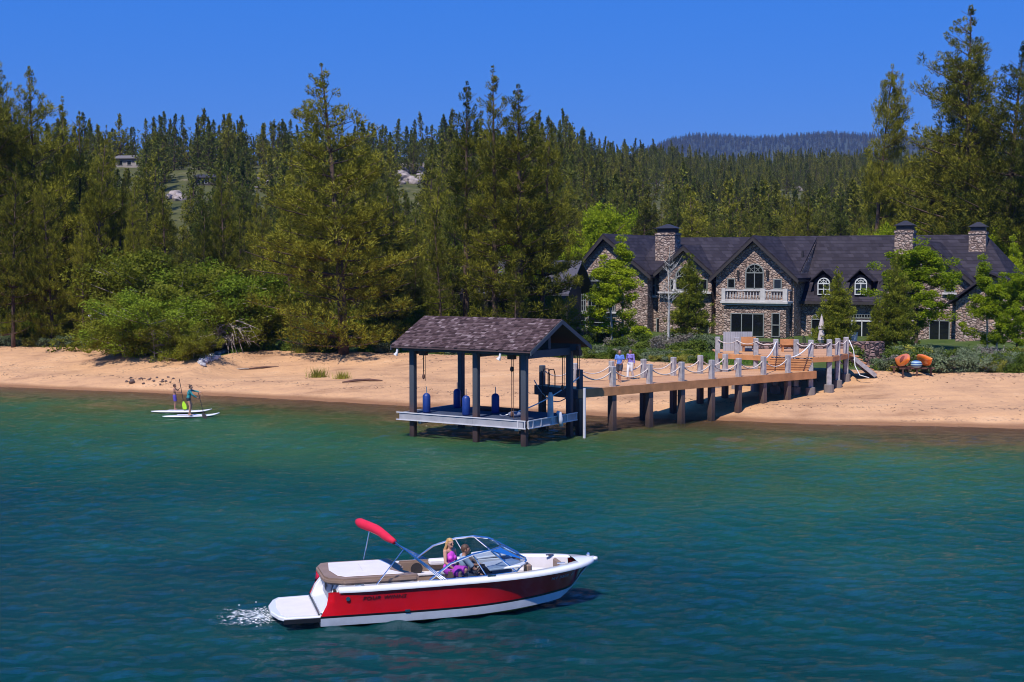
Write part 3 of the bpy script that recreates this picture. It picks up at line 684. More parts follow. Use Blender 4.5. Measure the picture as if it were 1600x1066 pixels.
# ---- far blue mountain with its own woods
xs = np.linspace(-900, 5200, 260); ysm = np.linspace(4300, 6200, 40); XM, YM = np.meshgrid(xs, ysm)
pxm = 800 + F * XM / YM
prof = np.interp(XM / 5000 * F + 800, [400, 900, 1010, 1060, 1095, 1180, 1310, 1400, 1440, 1600, 2600], [330, 290, 237, 219, 216, 220, 213, 214, 222, 240, 300])
ZT = CAMH + (HZ - prof) * 5000 / F
ZM = ZT * sm((YM - 4300) / 750) * (0.93 + .07 * sm((YM - 4700) / 300)) * np.where(YM > 5050, 1 - (YM - 5050) / 1600, 1) + 9 * fbm(XM, YM, 420, 4, 2)
mm = simple('mountain_material', (0.045, 0.060, 0.035), 0.95, var=0.5, vscale=0.004)
me = mesh_np('mountain', np.stack([XM, YM, ZM], -1).reshape(-1, 3), grid_faces(260, 40), mm, True)
tag(link(bpy.data.objects.new('mountain', me)), kind='structure')
rs = np.random.RandomState(31); nM = 9000
mX = rs.uniform(150, 2300, nM); mY = rs.uniform(4650, 5080, nM)
def zm_at(X, Y):
    fi = (X - xs[0]) / (xs[1] - xs[0]); fj = (Y - ysm[0]) / (ysm[1] - ysm[0]); i0 = fi.astype(int); j0 = fj.astype(int); a = fi - i0; b_ = fj - j0
    return ZM[j0, i0] * (1 - a) * (1 - b_) + ZM[j0, i0 + 1] * a * (1 - b_) + ZM[j0 + 1, i0] * (1 - a) * b_ + ZM[j0 + 1, i0 + 1] * a * b_
forest_stuff('mountain_forest', 'distant blue forest covering the far mountain', mX, mY, zm_at(mX, mY), rs.uniform(.8, 1.6, nM), src)
# ================================================================ BUILDINGS
def stone_mat(name, base, dark, light, scale=3.2):
    m, n, b, o = mat_new(name)
    v = coords(n); nzv = noise(n, v, 1.6, 3, .6, 1)
    vm = n.nodes.new('ShaderNodeMix'); vm.data_type = 'VECTOR'; vm.inputs[0].default_value = 0.10; n.links.new(v, vm.inputs[4]); n.links.new(nzv, vm.inputs[5])
    mp = n.nodes.new('ShaderNodeMapping'); mp.inputs['Scale'].default_value = (1, 1, 1.45); n.links.new(vm.outputs[1], mp.inputs[0])
    vo = n.nodes.new('ShaderNodeTexVoronoi'); vo.inputs['Scale'].default_value = scale; n.links.new(mp.outputs[0], vo.inputs['Vector'])
    ve = n.nodes.new('ShaderNodeTexVoronoi'); ve.feature = 'DISTANCE_TO_EDGE'; ve.inputs['Scale'].default_value = scale; n.links.new(mp.outputs[0], ve.inputs['Vector'])
    s3 = n.nodes.new('ShaderNodeSeparateColor'); n.links.new(vo.outputs['Color'], s3.inputs[0])
    c = ramp(n, s3.outputs[0], [(0.0, dark), (0.35, base), (0.7, light), (1.0, (light[0] * .75, light[1] * .6, light[2] * .5))])
    c = mixc(n, mth(n, 'MULTIPLY', noise(n, v, 14, 4, .7), .35), c, dark)
    e = mth(n, 'LESS_THAN', ve.outputs['Distance'], 0.055)
    n.links.new(mixc(n, e, c, (dark[0] * .45, dark[1] * .45, dark[2] * .45)), b.inputs['Base Color']); b.inputs['Roughness'].default_value = .9
    bump(n, b, mth(n, 'MINIMUM', ve.outputs['Distance'], 0.25), 0.9, 0.25); return m
M['stone'] = stone_mat('wall_stone', (0.37, 0.27, 0.22), (0.22, 0.145, 0.12), (0.50, 0.39, 0.33), 3.5)
M['dark_stone'] = stone_mat('terrace_stone', (0.20, 0.12, 0.115), (0.08, 0.05, 0.05), (0.36, 0.22, 0.20), 3.0)
def shingle_mat(name, cols, scale=(3.5, 1, 5.5)):
    m, n, b, o = mat_new(name)
    v = coords(n); sep = n.nodes.new('ShaderNodeSeparateXYZ'); n.links.new(v, sep.inputs[0])
    row = mth(n, 'MULTIPLY', sep.outputs[2], scale[2]); fl = mth(n, 'FLOOR', row); fr = mth(n, 'FRACT', row)
    u = mth(n, 'ADD', mth(n, 'MULTIPLY', mth(n, 'ADD', sep.outputs[0], mth(n, 'MULTIPLY', sep.outputs[1], .7)), scale[0]), mth(n, 'MULTIPLY', fl, 0.37)); fu = mth(n, 'FLOOR', u)
    cx = n.nodes.new('ShaderNodeCombineXYZ'); n.links.new(fu, cx.inputs[0]); n.links.new(fl, cx.inputs[1])
    wn = n.nodes.new('ShaderNodeTexWhiteNoise'); n.links.new(cx.outputs[0], wn.inputs['Vector'])
    f = mth(n, 'ADD', mth(n, 'MULTIPLY', wn.outputs[0], .65), mth(n, 'MULTIPLY', noise(n, v, 1.1, 5, .6), .4))
    c = ramp(n, f, [(0.15, cols[0]), (0.55, cols[1]), (0.9, cols[2])])
    e = mth(n, 'LESS_THAN', fr, 0.12)
    n.links.new(mixc(n, mth(n, 'MULTIPLY', e, .7), c, (.01, .01, .012)), b.inputs['Base Color']); b.inputs['Roughness'].default_value = .8; b.inputs['Specular IOR Level'].default_value = .15
    bump(n, b, mth(n, 'ADD', fr, mth(n, 'MULTIPLY', wn.outputs[0], .8)), 0.6, 0.03); return m
M['slate'] = shingle_mat('slate_roof', [(0.026, 0.021, 0.028), (0.036, 0.030, 0.040), (0.050, 0.042, 0.054)], (2.2, 1, 3.2))
M['shake'] = shingle_mat('weathered_shingles', [(0.06, 0.042, 0.045), (0.135, 0.095, 0.10), (0.34, 0.26, 0.27)], (3.3, 1, 9.5))
M['trim_dark'] = simple('dark_trim', (0.035, 0.028, 0.028), .7)
M['trim_light'] = simple('pale_stone_trim', (0.52, 0.49, 0.47), .8, bmp=.2)
M['win_frame'] = simple('window_frame_paint', (0.22, 0.235, 0.22), .5)
M['win_white'] = simple('white_window_paint', (0.62, 0.62, 0.60), .5)
M['copper'] = simple('chimney_metal', (0.045, 0.040, 0.045), .55, metal=.4)
M['iron'] = simple('black_iron', (0.02, 0.018, 0.018), .6)
def glass_mat(name, col, rough=0.04):
    m, n, b, o = mat_new(name); b.inputs['Base Color'].default_value = c4(col); b.inputs['Roughness'].default_value = rough; b.inputs['Specular IOR Level'].default_value = 0.6
    bump(n, b, noise(n, coords(n), 2.0, 2), .05, .02); return m
M['glass'] = glass_mat('window_glass', (0.008, 0.010, 0.012))

HC = Vector((22.1, 128, 0)); PH = math.radians(27)
hz0 = h1(22.1, 128); HGZ = 1.5
house = empty('stone_mansion', (HC.x, HC.y, 0), -PH, 'large stone mansion with dark slate gables, three chimneys and a white balcony', 'mansion')
hx = Vector((math.cos(PH), -math.sin(PH), 0)); hy = Vector((math.sin(PH), math.cos(PH), 0))
def hl(x, y, dy=0.0):
    """photo pixel -> house coordinates (s, z) on the wall plane lying dy metres behind the front plane"""
    r = ray(x, y); C0 = Vector((0, 0, CAMH)); p0 = HC + hy * dy
    t = (p0 - C0).dot(hy) / r.dot(hy); q = C0 + r * t
    return ((q - p0).dot(hx), q.z)
def gable_roof(mb, x0, x1, ze, zp, y0, y1, over=0.6, side=0.5, th=0.14, xp=None):
    """gable whose ridge runs back from the front (y0) to y1"""
    xm = (x0 + x1) / 2 if xp is None else xp
    for sx, xe in ((-1, x0), (1, x1)):
        dx = xe - xm; sl_ = (ze - zp) / abs(dx); xo = xe + sx * side; zo = ze + sl_ * side
        pts = [(xm, zp), (xm, zp + th * 1.3), (xo, zo + th), (xo, zo)]
        # slight kick at the eave as on the photographed roof
        mb.prism([(p[0], y0 - over, p[1]) for p in pts], (0, y1 - y0 + over, 0))
def gable_wall(mb, x0, x1, ze, zp, y0, y1, z0=HGZ - 1, xp=None):
    xm = (x0 + x1) / 2 if xp is None else xp
    mb.prism([(x0, y0, z0), (x1, y0, z0), (x1, y0, ze), (xm, y0, zp), (x0, y0, ze)], (0, y1 - y0, 0))
wl, rf, tdk = MB(), MB(), MB()
def window(px0, py0, px1, py1, dy, arch=False, nx=2, ny=2, fm='win_frame', fw=0.09, name='window', white=False, y_off=0.0, surround=True):
    s0, z1 = hl(px0, py0, dy); s1, z0 = hl(px1, py1, dy); s0b, _ = hl(px0, py1, dy)
    y = dy - 0.02 - y_off; wv_, hh = s1 - s0, z1 - z0; rad = wv_ / 2; zc = z1 - (rad * .95 if arch else 0)
    def outline(e):
        p = [(s0 - e, z0 - e), (s1 + e, z0 - e)]
        if arch:
            for k in range(0, 13):
                a = PI * k / 12; p.append(((s0 + s1) / 2 + (rad + e) * math.cos(a), zc + (rad * .95 + e) * math.sin(a)))
        else: p += [(s1 + e, z1 + e), (s0 - e, z1 + e)]
        return p
    f = MB()
    o_, i_ = outline(0.0), outline(-fw); n_ = len(o_)
    vs_ = [(p[0], y - .10, p[1]) for p in o_] + [(p[0], y - .10, p[1]) for p in i_] + [(p[0], y + .06, p[1]) for p in o_] + [(p[0], y + .06, p[1]) for p in i_]
    fs = []
    for k in range(n_):
        j = (k + 1) % n_; fs += [(k, j, n_ + j, n_ + k), (k, 2 * n_ + k, 2 * n_ + j, j), (n_ + k, n_ + j, 3 * n_ + j, 3 * n_ + k)]
    f.add(vs_, fs)
    for k in range(1, nx): xx = s0 + wv_ * k / nx; f.box((xx, y - .075, (z0 + zc) / 2), (.05 if nx > 3 else .08, .05, zc - z0))
    for k in range(1, ny): zz = z0 + (zc - z0) * k / ny; f.box(((s0 + s1) / 2, y - .078, zz), (wv_, .05, .05 if ny > 3 else .08))
    if arch:
        f.box(((s0 + s1) / 2, y - .08, zc), (wv_, .06, .09))
        for a in (PI * .25, PI * .5, PI * .75):
            f.beam(((s0 + s1) / 2, y - .08, zc), ((s0 + s1) / 2 + rad * .9 * math.cos(a), y - .08, zc + rad * .85 * math.sin(a)), .04, .04)
        pts = [((s0 + s1) / 2 + rad * .5 * math.cos(PI * k / 8), y - .08, zc + rad * .5 * math.sin(PI * k / 8)) for k in range(9)]; f.tube(pts, .025, 4)
    fo = f.build(name, M['win_white' if white else fm], house)
    g = MB(); g.prism([(p[0], y - .045, p[1]) for p in outline(-fw * .5)], (0, .05, 0)); g.build('pane', M['glass'], fo)
    if surround:
        t_ = MB(); t_.box(((s0 + s1) / 2, y - .10, z0 - .10), (wv_ + .3, .26, .16)); t_.build('sill', M['trim_light'], fo)
    return s0, s1, z0, z1
# --- main long body behind the gables: ridge along the facade
sL, zr = hl(937, 368, 5.5); sR, _ = hl(1540, 376, 5.5)
RZ = 10.55; D0, D1, DM = 1.6, 12.5, 6.6
aL, _ = hl(898, 440, 1.6); aR, _ = hl(1532, 440, 1.6)
# left gable
g1a, ze1 = hl(899, 404); g1b, _ = hl(1012, 422); g1p, zp1 = hl(937, 366)
g1p = (g1a + g1b) / 2 - .6
gable_wall(wl, g1a, g1b, 7.4, 10.5, 0, 9, xp=g1p); gable_roof(rf, g1a, g1b, 7.4, 10.85, 0, 13.2, xp=g1p)
# second gable
g2a, _ = hl(1030, 417, .8); g2b, _ = hl(1112, 421, .8); g2p, zp2 = hl(1071, 386, .8)
gable_wall(wl, g2a, g2b, 7.55, 9.45, .8, 8, xp=g2p); gable_roof(rf, g2a, g2b, 7.5, zp2, .8, 7.2, xp=g2p)
# centre gable
g3a, _ = hl(1119, 425, -.9); g3b, _ = hl(1241, 430, -.9); g3p, zp3 = hl(1179, 371, -.9)
gable_wall(wl, g3a, g3b, 7.3, zp3 - .35, -.9, 8, xp=g3p); gable_roof(rf, g3a, g3b, 7.2, zp3, -.9, 6.6, xp=g3p)
# right gable
g4a, _ = hl(1385, 430, 0); g4b, _ = hl(1516, 424, 0); g4p, zp4 = hl(1450, 380, 0)
gable_wall(wl, g4a, g4b, 6.9, zp4 - .35, 0, 8, xp=g4p); gable_roof(rf, g4a, g4b, 6.85, zp4, 0, 6, xp=g4p)
# body walls
wl.box(((g1b + g2a) / 2, 5.5, 3.9), (g2a - g1b + 1.2, 7.8, 6.9)); wl.box(((g2b + g3a) / 2, 5.6, 3.9), (g3a - g2b + 1.2, 7.7, 6.9))
wl.box(((g3b + g4a) / 2, 6.9, 2.75), (g4a - g3b + 1.0, 10.6, 4.5)); wl.box(((g4b + 3.0), 6.5, 3.4), (6.3, 9.6, 5.8))
# main roof: front slopes
def slope(mb, xa, xb, ya, za, yb, zb, th=.16):
    mb.prism([(xa, ya, za), (xb, ya, za), (xb, yb, zb), (xa, yb, zb)], (0, 0, th))
slope(rf, g1b - 1.5, g3b + .05, 1.0, 7.35, DM, RZ); slope(rf, g1b - 1.5, g3b - 2.55, DM, RZ, D1, 7.0)
_, zlow = hl(1300, 473, 1.2)
d_a, d_b = g3b - 2.5, g4a + 2.5
slope(rf, g3b - 3.5, g3b + .12, 4.6, 8.9, 6.8, RZ + .05)
slope(rf, g3b + .1, g4a - .1, 1.0, zlow, 6.8, RZ + .05); wl.prism([(g3b + .06, 1.15, zlow - .3), (g3b + .06, 1.15, 7.4), (g3b + .06, 6.8, RZ), (g3b + .06, 6.8, zlow)], (-.25, 0, 0)); slope(rf, d_a, hl(1541, 376, 6.8)[0] - .1, 6.8, RZ + .06, D1 + .5, 6.8)
slope(rf, g4a + .2, hl(1541, 376, 6.8)[0], 1.6, 7.0, 6.8, RZ + .04)
# hipped right end
e1 = hl(1541, 376, 6.8)[0]; hipx = hl(1584, 400, 4.0)[0]
rf.add([(e1, 6.8, RZ + .2), (e1 - 1.0, 1.6, 7.15), (hipx, 1.6, 7.05), (hipx, 12.4, 7.0), (e1 - 1.0, 12.4, 7.0)], [(0, 1, 2), (0, 2, 3), (0, 3, 4), (1, 2, 3, 4)])
wl.box(((g4b + hipx) / 2 + .5, 6.9, 3.6), (hipx - g4b - 1.4, 10.2, 6.0))
# low wing with one long sloping roof at the far right
lwa, zla = hl(1487, 472, -2.2); lwb, zlb = hl(1548, 428, -2.2)
rf.prism([(lwa - .3, -2.6, zla - .2), (lwb, -2.6, zlb), (lwb, -2.6, zlb + .2), (lwa - .3, -2.6, zla)], (0, 6, 0))
rf.prism([(lwb, -2.6, zlb), (lwb + 4.5, -2.6, zla + .4), (lwb + 4.5, -2.6, zla + .6), (lwb, -2.6, zlb + .2)], (0, 6, 0))
wl.prism([(lwa + .3, -1.9, .5), (lwb + 4.0, -1.9, .5), (lwb + 4.0, -1.9, zla + .3), (lwb, -1.9, zlb - .1), (lwa + .3, -1.9, zla)], (0, 6, 0))
wall_o = wl.build('wall', M['stone'], house)
roof_o = rf.build('roof', M['slate'], house)
# rake boards under the gable edges
for (xa, xb, ze_, zp_, y_, xp_) in ((g1a, g1b, 7.4, 10.85, 0, g1p), (g2a, g2b, 7.5, zp2, .8, g2p), (g3a, g3b, 7.2, zp3, -.9, g3p), (g4a, g4b, 6.85, zp4, 0, g4p)):
    for sx, xe in ((-1, xa), (1, xb)):
        t_ = MB(); s_ = (ze_ - zp_) / abs(xe - xp_); xo, zo = xe + sx * .52, ze_ + s_ * .52
        t_.prism([(xp_, y_ - .62, zp_ - .02), (xp_, y_ - .62, zp_ - .34), (xo, y_ - .62, zo - .34), (xo, y_ - .62, zo - .02)], (0, .06, 0))
        t_.box((xo - sx * .04, y_ + 1.2, zo - .1), (.12, 3.4, .16))
        t_.build('rake_board', M['trim_dark'], house)
# dormers
for pxc in (1287, 1345):
    dm = MB(); a, zt = hl(pxc - 15, 436, 1.5); b_, zb = hl(pxc + 16, 464, 1.5); pk, zpk = hl(pxc, 424, 1.5)
    dm.prism([(a, 1.5, zb - .2), (b_, 1.5, zb - .2), (b_, 1.5, zt - .1), (pk, 1.5, zpk - .25), (a, 1.5, zt - .1)], (0, 3.5, 0))
    do = dm.build('dormer', M['slate'], house)
    dr = MB(); gable_roof(dr, a, b_, zt, zpk + .1, 1.5, 6, over=.4, side=.35, th=.1, xp=pk); dr.build('dormer_roof', M['slate'], do)
    window(pxc - 9, 434, pxc + 10, 461, 1.38, True, 2, 2, white=True, surround=False)
# chimneys: px centre, top of stone, bottom, width px, depth behind front
for (xc, yt, yb, wpx, dy, lab) in ((1039, 364, 428, 30, 2.6, None), (1412, 360, 420, 28, 1.6, None), (1527, 362, 388, 26, 4.6, None)):
    s0, zt = hl(xc - wpx / 2, yt, dy); s1, zb = hl(xc + wpx / 2, yb, dy); w_ = s1 - s0
    cm = MB(); cm.box(((s0 + s1) / 2, dy + w_ * .4, (zt + zb) / 2 - (1.1 if xc < 1100 else .3)), (w_, w_ * .8, zt - zb + .6 + (1.6 if xc < 1100 else 0))); cm.box(((s0 + s1) / 2, dy + w_ * .4, zt - .12), (w_ + .12, w_ * .8 + .12, .2))
    co = cm.build('chimney', M['stone'], house)
    cc = MB(); cx_, cy_ = (s0 + s1) / 2, dy + w_ * .4; hw, hd = w_ / 2 * 1.0, w_ * .4
    cc.box((cx_, cy_, zt + .2), (w_ * .86, w_ * .66, .42))
    cc.add([(cx_ - hw - .1, cy_ - hd - .1, zt + .42), (cx_ + hw + .1, cy_ - hd - .1, zt + .42), (cx_ + hw + .1, cy_ + hd + .1, zt + .42), (cx_ - hw - .1, cy_ + hd + .1, zt + .42), (cx_ - .12, cy_, zt + .85), (cx_ + .12, cy_, zt + .85)],
           [(0, 1, 5, 4), (1, 2, 5), (2, 3, 4, 5), (3, 0, 4), (0, 3, 2, 1)])
    cc.build('cap', M['copper'], co)
vp = MB(); s_, z_ = hl(1253, 414, 3); vp.tube([(s_, 3.2, z_ - .3), (s_, 3.2, z_ + 1.25)], .11, 8); vp.build('vent_pipe', M['copper'], house)
# windows
window(919, 424, 948, 448, 0, True, 1, 1); window(905, 452, 916, 487, 0, False, 3, 4); window(919, 451, 948, 487, 0, False, 5, 4)
window(905, 488, 916, 515, 0, False, 1, 2); window(919, 488, 948, 520, 0, False, 1, 2); window(951, 452, 962, 487, 0, False, 3, 4)
window(1013, 430, 1025, 462, 1.5, False, 1, 2)
window(1056, 416, 1088, 454, .8, True, 2, 1, fw=.12); window(1048, 436, 1054, 454, .8, surround=False, nx=1, ny=1); window(1094, 436, 1106, 454, .8, nx=1, ny=1)
window(1165, 412, 1194, 452, -.9, True, 2, 1, fw=.11); window(1137, 435, 1149, 451, -.9, nx=1, ny=1); window(1209, 436, 1222, 452, -.9, nx=1, ny=1)
# bay under the balcony
by = -2.3; b0, _ = hl(1131, 480, by); b1, zb_ = hl(1228, 474, by)
bw_ = MB(); bw_.box(((b0 + b1) / 2, by + .75, (zb_ + 1) / 2 - .2), (b1 - b0, 1.4, zb_ - 1.2)); bw_.build('bay_wall', M['stone'], house)
window(1142, 489, 1194, 527, by + .03, False, 3, 1, surround=False); window(1206, 489, 1219, 527, by + .03, False, 1, 2, surround=False)
s0, zt = hl(1142, 496, by); s1, _ = hl(1194, 496, by)
bal = MB(); bal.box(((b0 + b1) / 2, by + .6, zb_ + .05), (b1 - b0 + .5, 1.9, .22)); bal.box(((b0 + b1) / 2, by + .62, zb_ - .14), (b1 - b0 + .25, 1.6, .18))
bo = bal.build('balcony', M['trim_light'], house, bevel=.02)
_, ztop = hl(1180, 454, by); rl = MB()
rl.box(((b0 + b1) / 2, by - .1, ztop), (b1 - b0 + .3, .22, .12)); rl.box(((b0 + b1) / 2, by - .1, zb_ + .24), (b1 - b0 + .3, .2, .1))
for sx in (b0 - .08, b1 + .08): rl.box((sx, by + .6, ztop), (.2, 1.5, .12))
rl.build('balustrade_rail', M['trim_light'], bo)
for sx in (b0 + .02, b0 + (b1 - b0) * .64, b1 - .02): pr = MB(); pr.box((sx, by - .1, (zb_ + ztop) / 2 + .12), (.42 if sx != b0 + .02 else .34, .34, ztop - zb_ + .1)); pr.build('balustrade_pier', M['trim_light'], bo, bevel=.01)
k = b0 + .35
while k < b1 - .2:
    bl_ = MB(); hh = ztop - zb_; bl_.tube([(k, by - .1, zb_ + .28), (k, by - .1, zb_ + .28 + hh * .25), (k, by - .1, zb_ + .28 + hh * .55), (k, by - .1, ztop - .05)], [.035, .075, .04, .035], 6); bl_.build('baluster', M['trim_light'], bo, smooth=True); k += .27
# second gable loggia: white posts, rail
lg = MB(); s0, z0 = hl(1030, 457, .6); s1, z1 = hl(1113, 457, .6); lg.box(((s0 + s1) / 2, .45, z0), (s1 - s0, .5, .16))
for pxp in (1055, 1092): s_, z_ = hl(pxp, 455, .6); _, zt_ = hl(pxp, 437, .6); lg.tube([(s_, .45, z_), (s_, .45, z_ + .15), (s_, .45, z_ + .2), (s_, .45, zt_)], [.26, .24, .17, .12], 8)
lg.build('loggia_trim', M['trim_light'], house)
# right wing windows and porch
window(1476, 437, 1493, 457, 0, nx=1, ny=1); window(1440, 408, 1452, 436, 0, nx=1, ny=1, surround=False)
window(1268, 491, 1284, 532, 1.6, True, 1, 1, surround=False); window(1330, 490, 1364, 498, 1.6, nx=8, ny=1, surround=False); window(1330, 500, 1364, 534, 1.6, nx=2, ny=1, fw=.12, white=True, surround=False)
window(1452, 500, 1484, 536, -.02, nx=2, ny=1, surround=False); window(1150 - 60, 500, 1108, 533, .78, nx=1, ny=1, surround=False); window(1026, 497, 1038, 524, 1.5, nx=1, ny=1)
fs_ = MB(); s0, z0 = hl(1242, 474, 1.0); s1, _ = hl(1372, 474, 1.0); fs_.box(((s0 + s1) / 2, .95, zlow - .02), (s1 - s0, .18, .24)); fs_.build('gutter', M['trim_dark'], house)
dp_ = MB(); s_, _ = hl(1241, 480, -.9); dp_.tube([(s_ - .2, -1.05, 7.1), (s_ - .2, -1.05, 1.2)], .06, 6); dp_.build('downpipe', M['trim_dark'], house)
for pxl in (1154, 1200):
    lm = MB(); s_, z_ = hl(pxl, 429, -.9); lm.box((s_, -1.05, z_), (.2, .22, .5)); lm.ell((s_, -1.05, z_ + .3), (.14, .14, .12), 8, 5); lm.build('wall_lantern', M['iron'], house)
# low front wall and porch on the right side of the house
# ---- dark timber cabin among the pines left of the mansion
cb = empty('timber_cabin', (atY(806, 480, 124).x, 124, h1(1, 124)), -.35, 'dark timber cabin with grey roof half hidden in the pine cluster', 'cabin')
c_ = MB(); c_.box((0, 3, 2.2), (8.6, 5, 4.4)); c_.build('wall', M['trim_dark'], cb)
c_ = MB(); slope(c_, -5.2, 5.2, -1.0, 3.7, 3, 6.6); slope(c_, -5.2, 5.2, 3, 6.6, 7, 3.7); c_.build('roof', simple('cabin_roof', (.07, .065, .085), .8), cb)
c_ = MB(); c_.prism([(2.3, -.4, 2.9), (3.6, -.4, 4.6), (4.9, -.4, 2.9), (4.9, -.4, 0), (2.3, -.4, 0)], (0, 1.2, 0)); c_.build('stone_porch', M['trim_dark'], cb)
for xx in (-4.6, -2.4): c_ = MB(); c_.box((xx, -1, 1.9), (.45, .45, 3.8)); c_.build('post', M['trim_dark'], cb)
window_mb = MB(); window_mb.box((-.5, .48, 2.3), (1.4, .1, 1.5)); window_mb.build('window', M['glass'], cb)
# ---- houses on the hill
def hill_house(xp, yb, Yd, w_, h_, wm_, rm, lab, name='hill_house', roofh=1.8):
    p = ground(xp, yb); k_ = p.y / Yd; w_ *= k_; h_ *= k_; Yd = p.y; gz = p.z; e = empty(name, (p.x, Yd, gz), -.15, lab, 'house'); z0 = p.z - gz
    b_ = MB(); b_.box((0, 3, z0 / 2 + h_ / 2 - 1), (w_, 6, h_ + z0 + 2)); b_.build('wall', wm_, e)
    r_ = MB(); r_.prism([(-w_ / 2 - .6, -.7, z0 + h_), (-w_ / 2 - .6, 3, z0 + h_ + roofh), (-w_ / 2 - .6, 6.7, z0 + h_), (-w_ / 2 - .6, 6.7, z0 + h_ - .2), (-w_ / 2 - .6, -.7, z0 + h_ - .2)], (w_ + 1.2, 0, 0)); r_.build('roof', rm, e)
    for k in range(3):
        f = MB(); xx = (-.32 + .32 * k) * w_; f.box((xx, -.04, z0 + h_ * .5), (w_ * .17, .1, h_ * .5)); fo = f.build('window', M['trim_light'] if k else M['win_frame'], e)
        g = MB(); g.box((xx, -.1, z0 + h_ * .5), (w_ * .13, .06, h_ * .4)); g.build('pane', M['glass'], fo)
    return e
pale = simple('pale_render', (.30, .26, .25), .85); hr = simple('hill_roof', (.17, .15, .15), .8)
hill_house(202, 262, 372, 7.6, 2.5, pale, hr, 'pale house high on the hill above the left beach wood', roofh=.9)
hill_house(322, 290, 330, 5.0, 1.9, M['trim_dark'], M['trim_dark'], 'small dark cabin on the hill above the pale boulders', 'hill_cabin', .9)
hill_house(303, 246, 385, 2.6, 1.0, simple('blue_grey_paint', (.25, .25, .33), .7), hr, 'little grey roofed house near the ridge of trees', 'hill_house', 1.2)
# ---- boulders on the hill
M['granite'] = simple('granite', (0.30, 0.25, 0.235), .95, var=.45, vscale=.8, bmp=.8, bscale=2)
def boulder(p, r, lab, seed, group='boulders on the hillside', name='boulder', mat='granite', flat=.7):
    rs = np.random.RandomState(seed); bm = bmesh.new(); bmesh.ops.create_icosphere(bm, subdivisions=3, radius=1)
    sd = [(Vector(rs.normal(size=3)).normalized(), rs.uniform(.55, .9)) for _ in range(9)]
    for v in bm.verts:
        c = v.co.copy()
        for d, k in sd:
            q = c.dot(d)
            if q > k: c -= d * (q - k) * .9
        v.co = Vector((c.x, c.y * .85, c.z * flat)) * r
    me = bpy.data.meshes.new(name); bm.to_mesh(me); bm.free(); me.materials.append(M[mat])
    o_ = link(bpy.data.objects.new(name, me)); o_.location = p; o_.rotation_euler = (0, 0, rs.uniform(0, 6)); return tag(o_, lab, 'boulder', group)
rs = np.random.RandomState(44); q = 0
for (xa, xb, ya, yb_, Yd, n_, r0, where) in ((622, 672, 255, 288, 350, 34, 2.0, 'pale granite boulder in the rock slide between the broad pine and the slim pine'),
        (256, 300, 304, 314, 322, 10, 1.5, 'white boulder below the dark hill cabin'), (398, 420, 276, 296, 338, 5, 1.0, 'pinkish boulder on the hill left of the broad pine'),
        (1010, 1038, 282, 305, 500, 10, 2.2, 'tan boulder on the hill above the left gable'), (1218, 1262, 240, 300, 560, 16, 2.4, 'pale boulder on the far hillside left of the lone pine'), (326, 345, 308, 312, 322, 3, 1.1, 'pale boulder at the right of the hill cabin'),
        (150, 168, 245, 262, 372, 3, 1.4, 'pale boulder left of the pale hill house'), (740, 764, 300, 312, 340, 4, 1.6, 'pale boulder seen between pines of the cluster')):
    for k in range(n_):
        px_, Yq = rs.uniform(xa, xb), Yd + rs.uniform(-4, 4)
        p = ground(px_, rs.uniform(ya, yb_)) if Yd > 1e9 else atY(px_, rs.uniform(ya, yb_), Yq); gz = h1(p.x, Yq)
        # lie on the slope at the distance where the ground passes that row
        g = ground(px_, spx(0, Yq, p.z)[1])
        boulder((g.x, g.y, g.z + .2), r0 * rs.uniform(.4, 1.25), where, 700 + q, 'boulders ' + where.split(' boulder')[1].strip()); q += 1
# ================================================================ PIER, BOAT SHELTER, BEACH THINGS
M['deck'] = plank_mat('cedar_decking', [(0.50, 0.24, 0.10), (0.70, 0.38, 0.18)], .14, 0, rotz=-0.714)
M['deck_up'] = plank_mat('cedar_decking_upper', [(0.50, 0.24, 0.10), (0.68, 0.36, 0.17)], .14, 1)
M['fascia'] = simple('cedar_beam', (0.50, 0.22, 0.085), .6, var=.25, vscale=1.5, bmp=.2)
M['post_grey'] = simple('weathered_post', (0.36, 0.335, 0.345), .9, var=.3, vscale=4, bmp=.5, bscale=8)
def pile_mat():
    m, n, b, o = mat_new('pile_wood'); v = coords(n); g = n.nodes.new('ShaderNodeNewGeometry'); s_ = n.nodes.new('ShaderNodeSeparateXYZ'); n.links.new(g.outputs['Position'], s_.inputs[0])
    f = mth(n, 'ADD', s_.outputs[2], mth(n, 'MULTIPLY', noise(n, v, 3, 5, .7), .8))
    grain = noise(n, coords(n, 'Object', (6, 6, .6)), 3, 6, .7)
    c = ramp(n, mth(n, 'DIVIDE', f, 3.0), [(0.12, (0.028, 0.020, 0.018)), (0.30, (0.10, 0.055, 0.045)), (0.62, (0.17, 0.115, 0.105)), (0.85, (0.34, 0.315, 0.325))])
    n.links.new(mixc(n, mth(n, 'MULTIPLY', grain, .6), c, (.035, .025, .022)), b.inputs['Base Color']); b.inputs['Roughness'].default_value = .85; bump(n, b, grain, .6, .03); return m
M['pile'] = pile_mat()
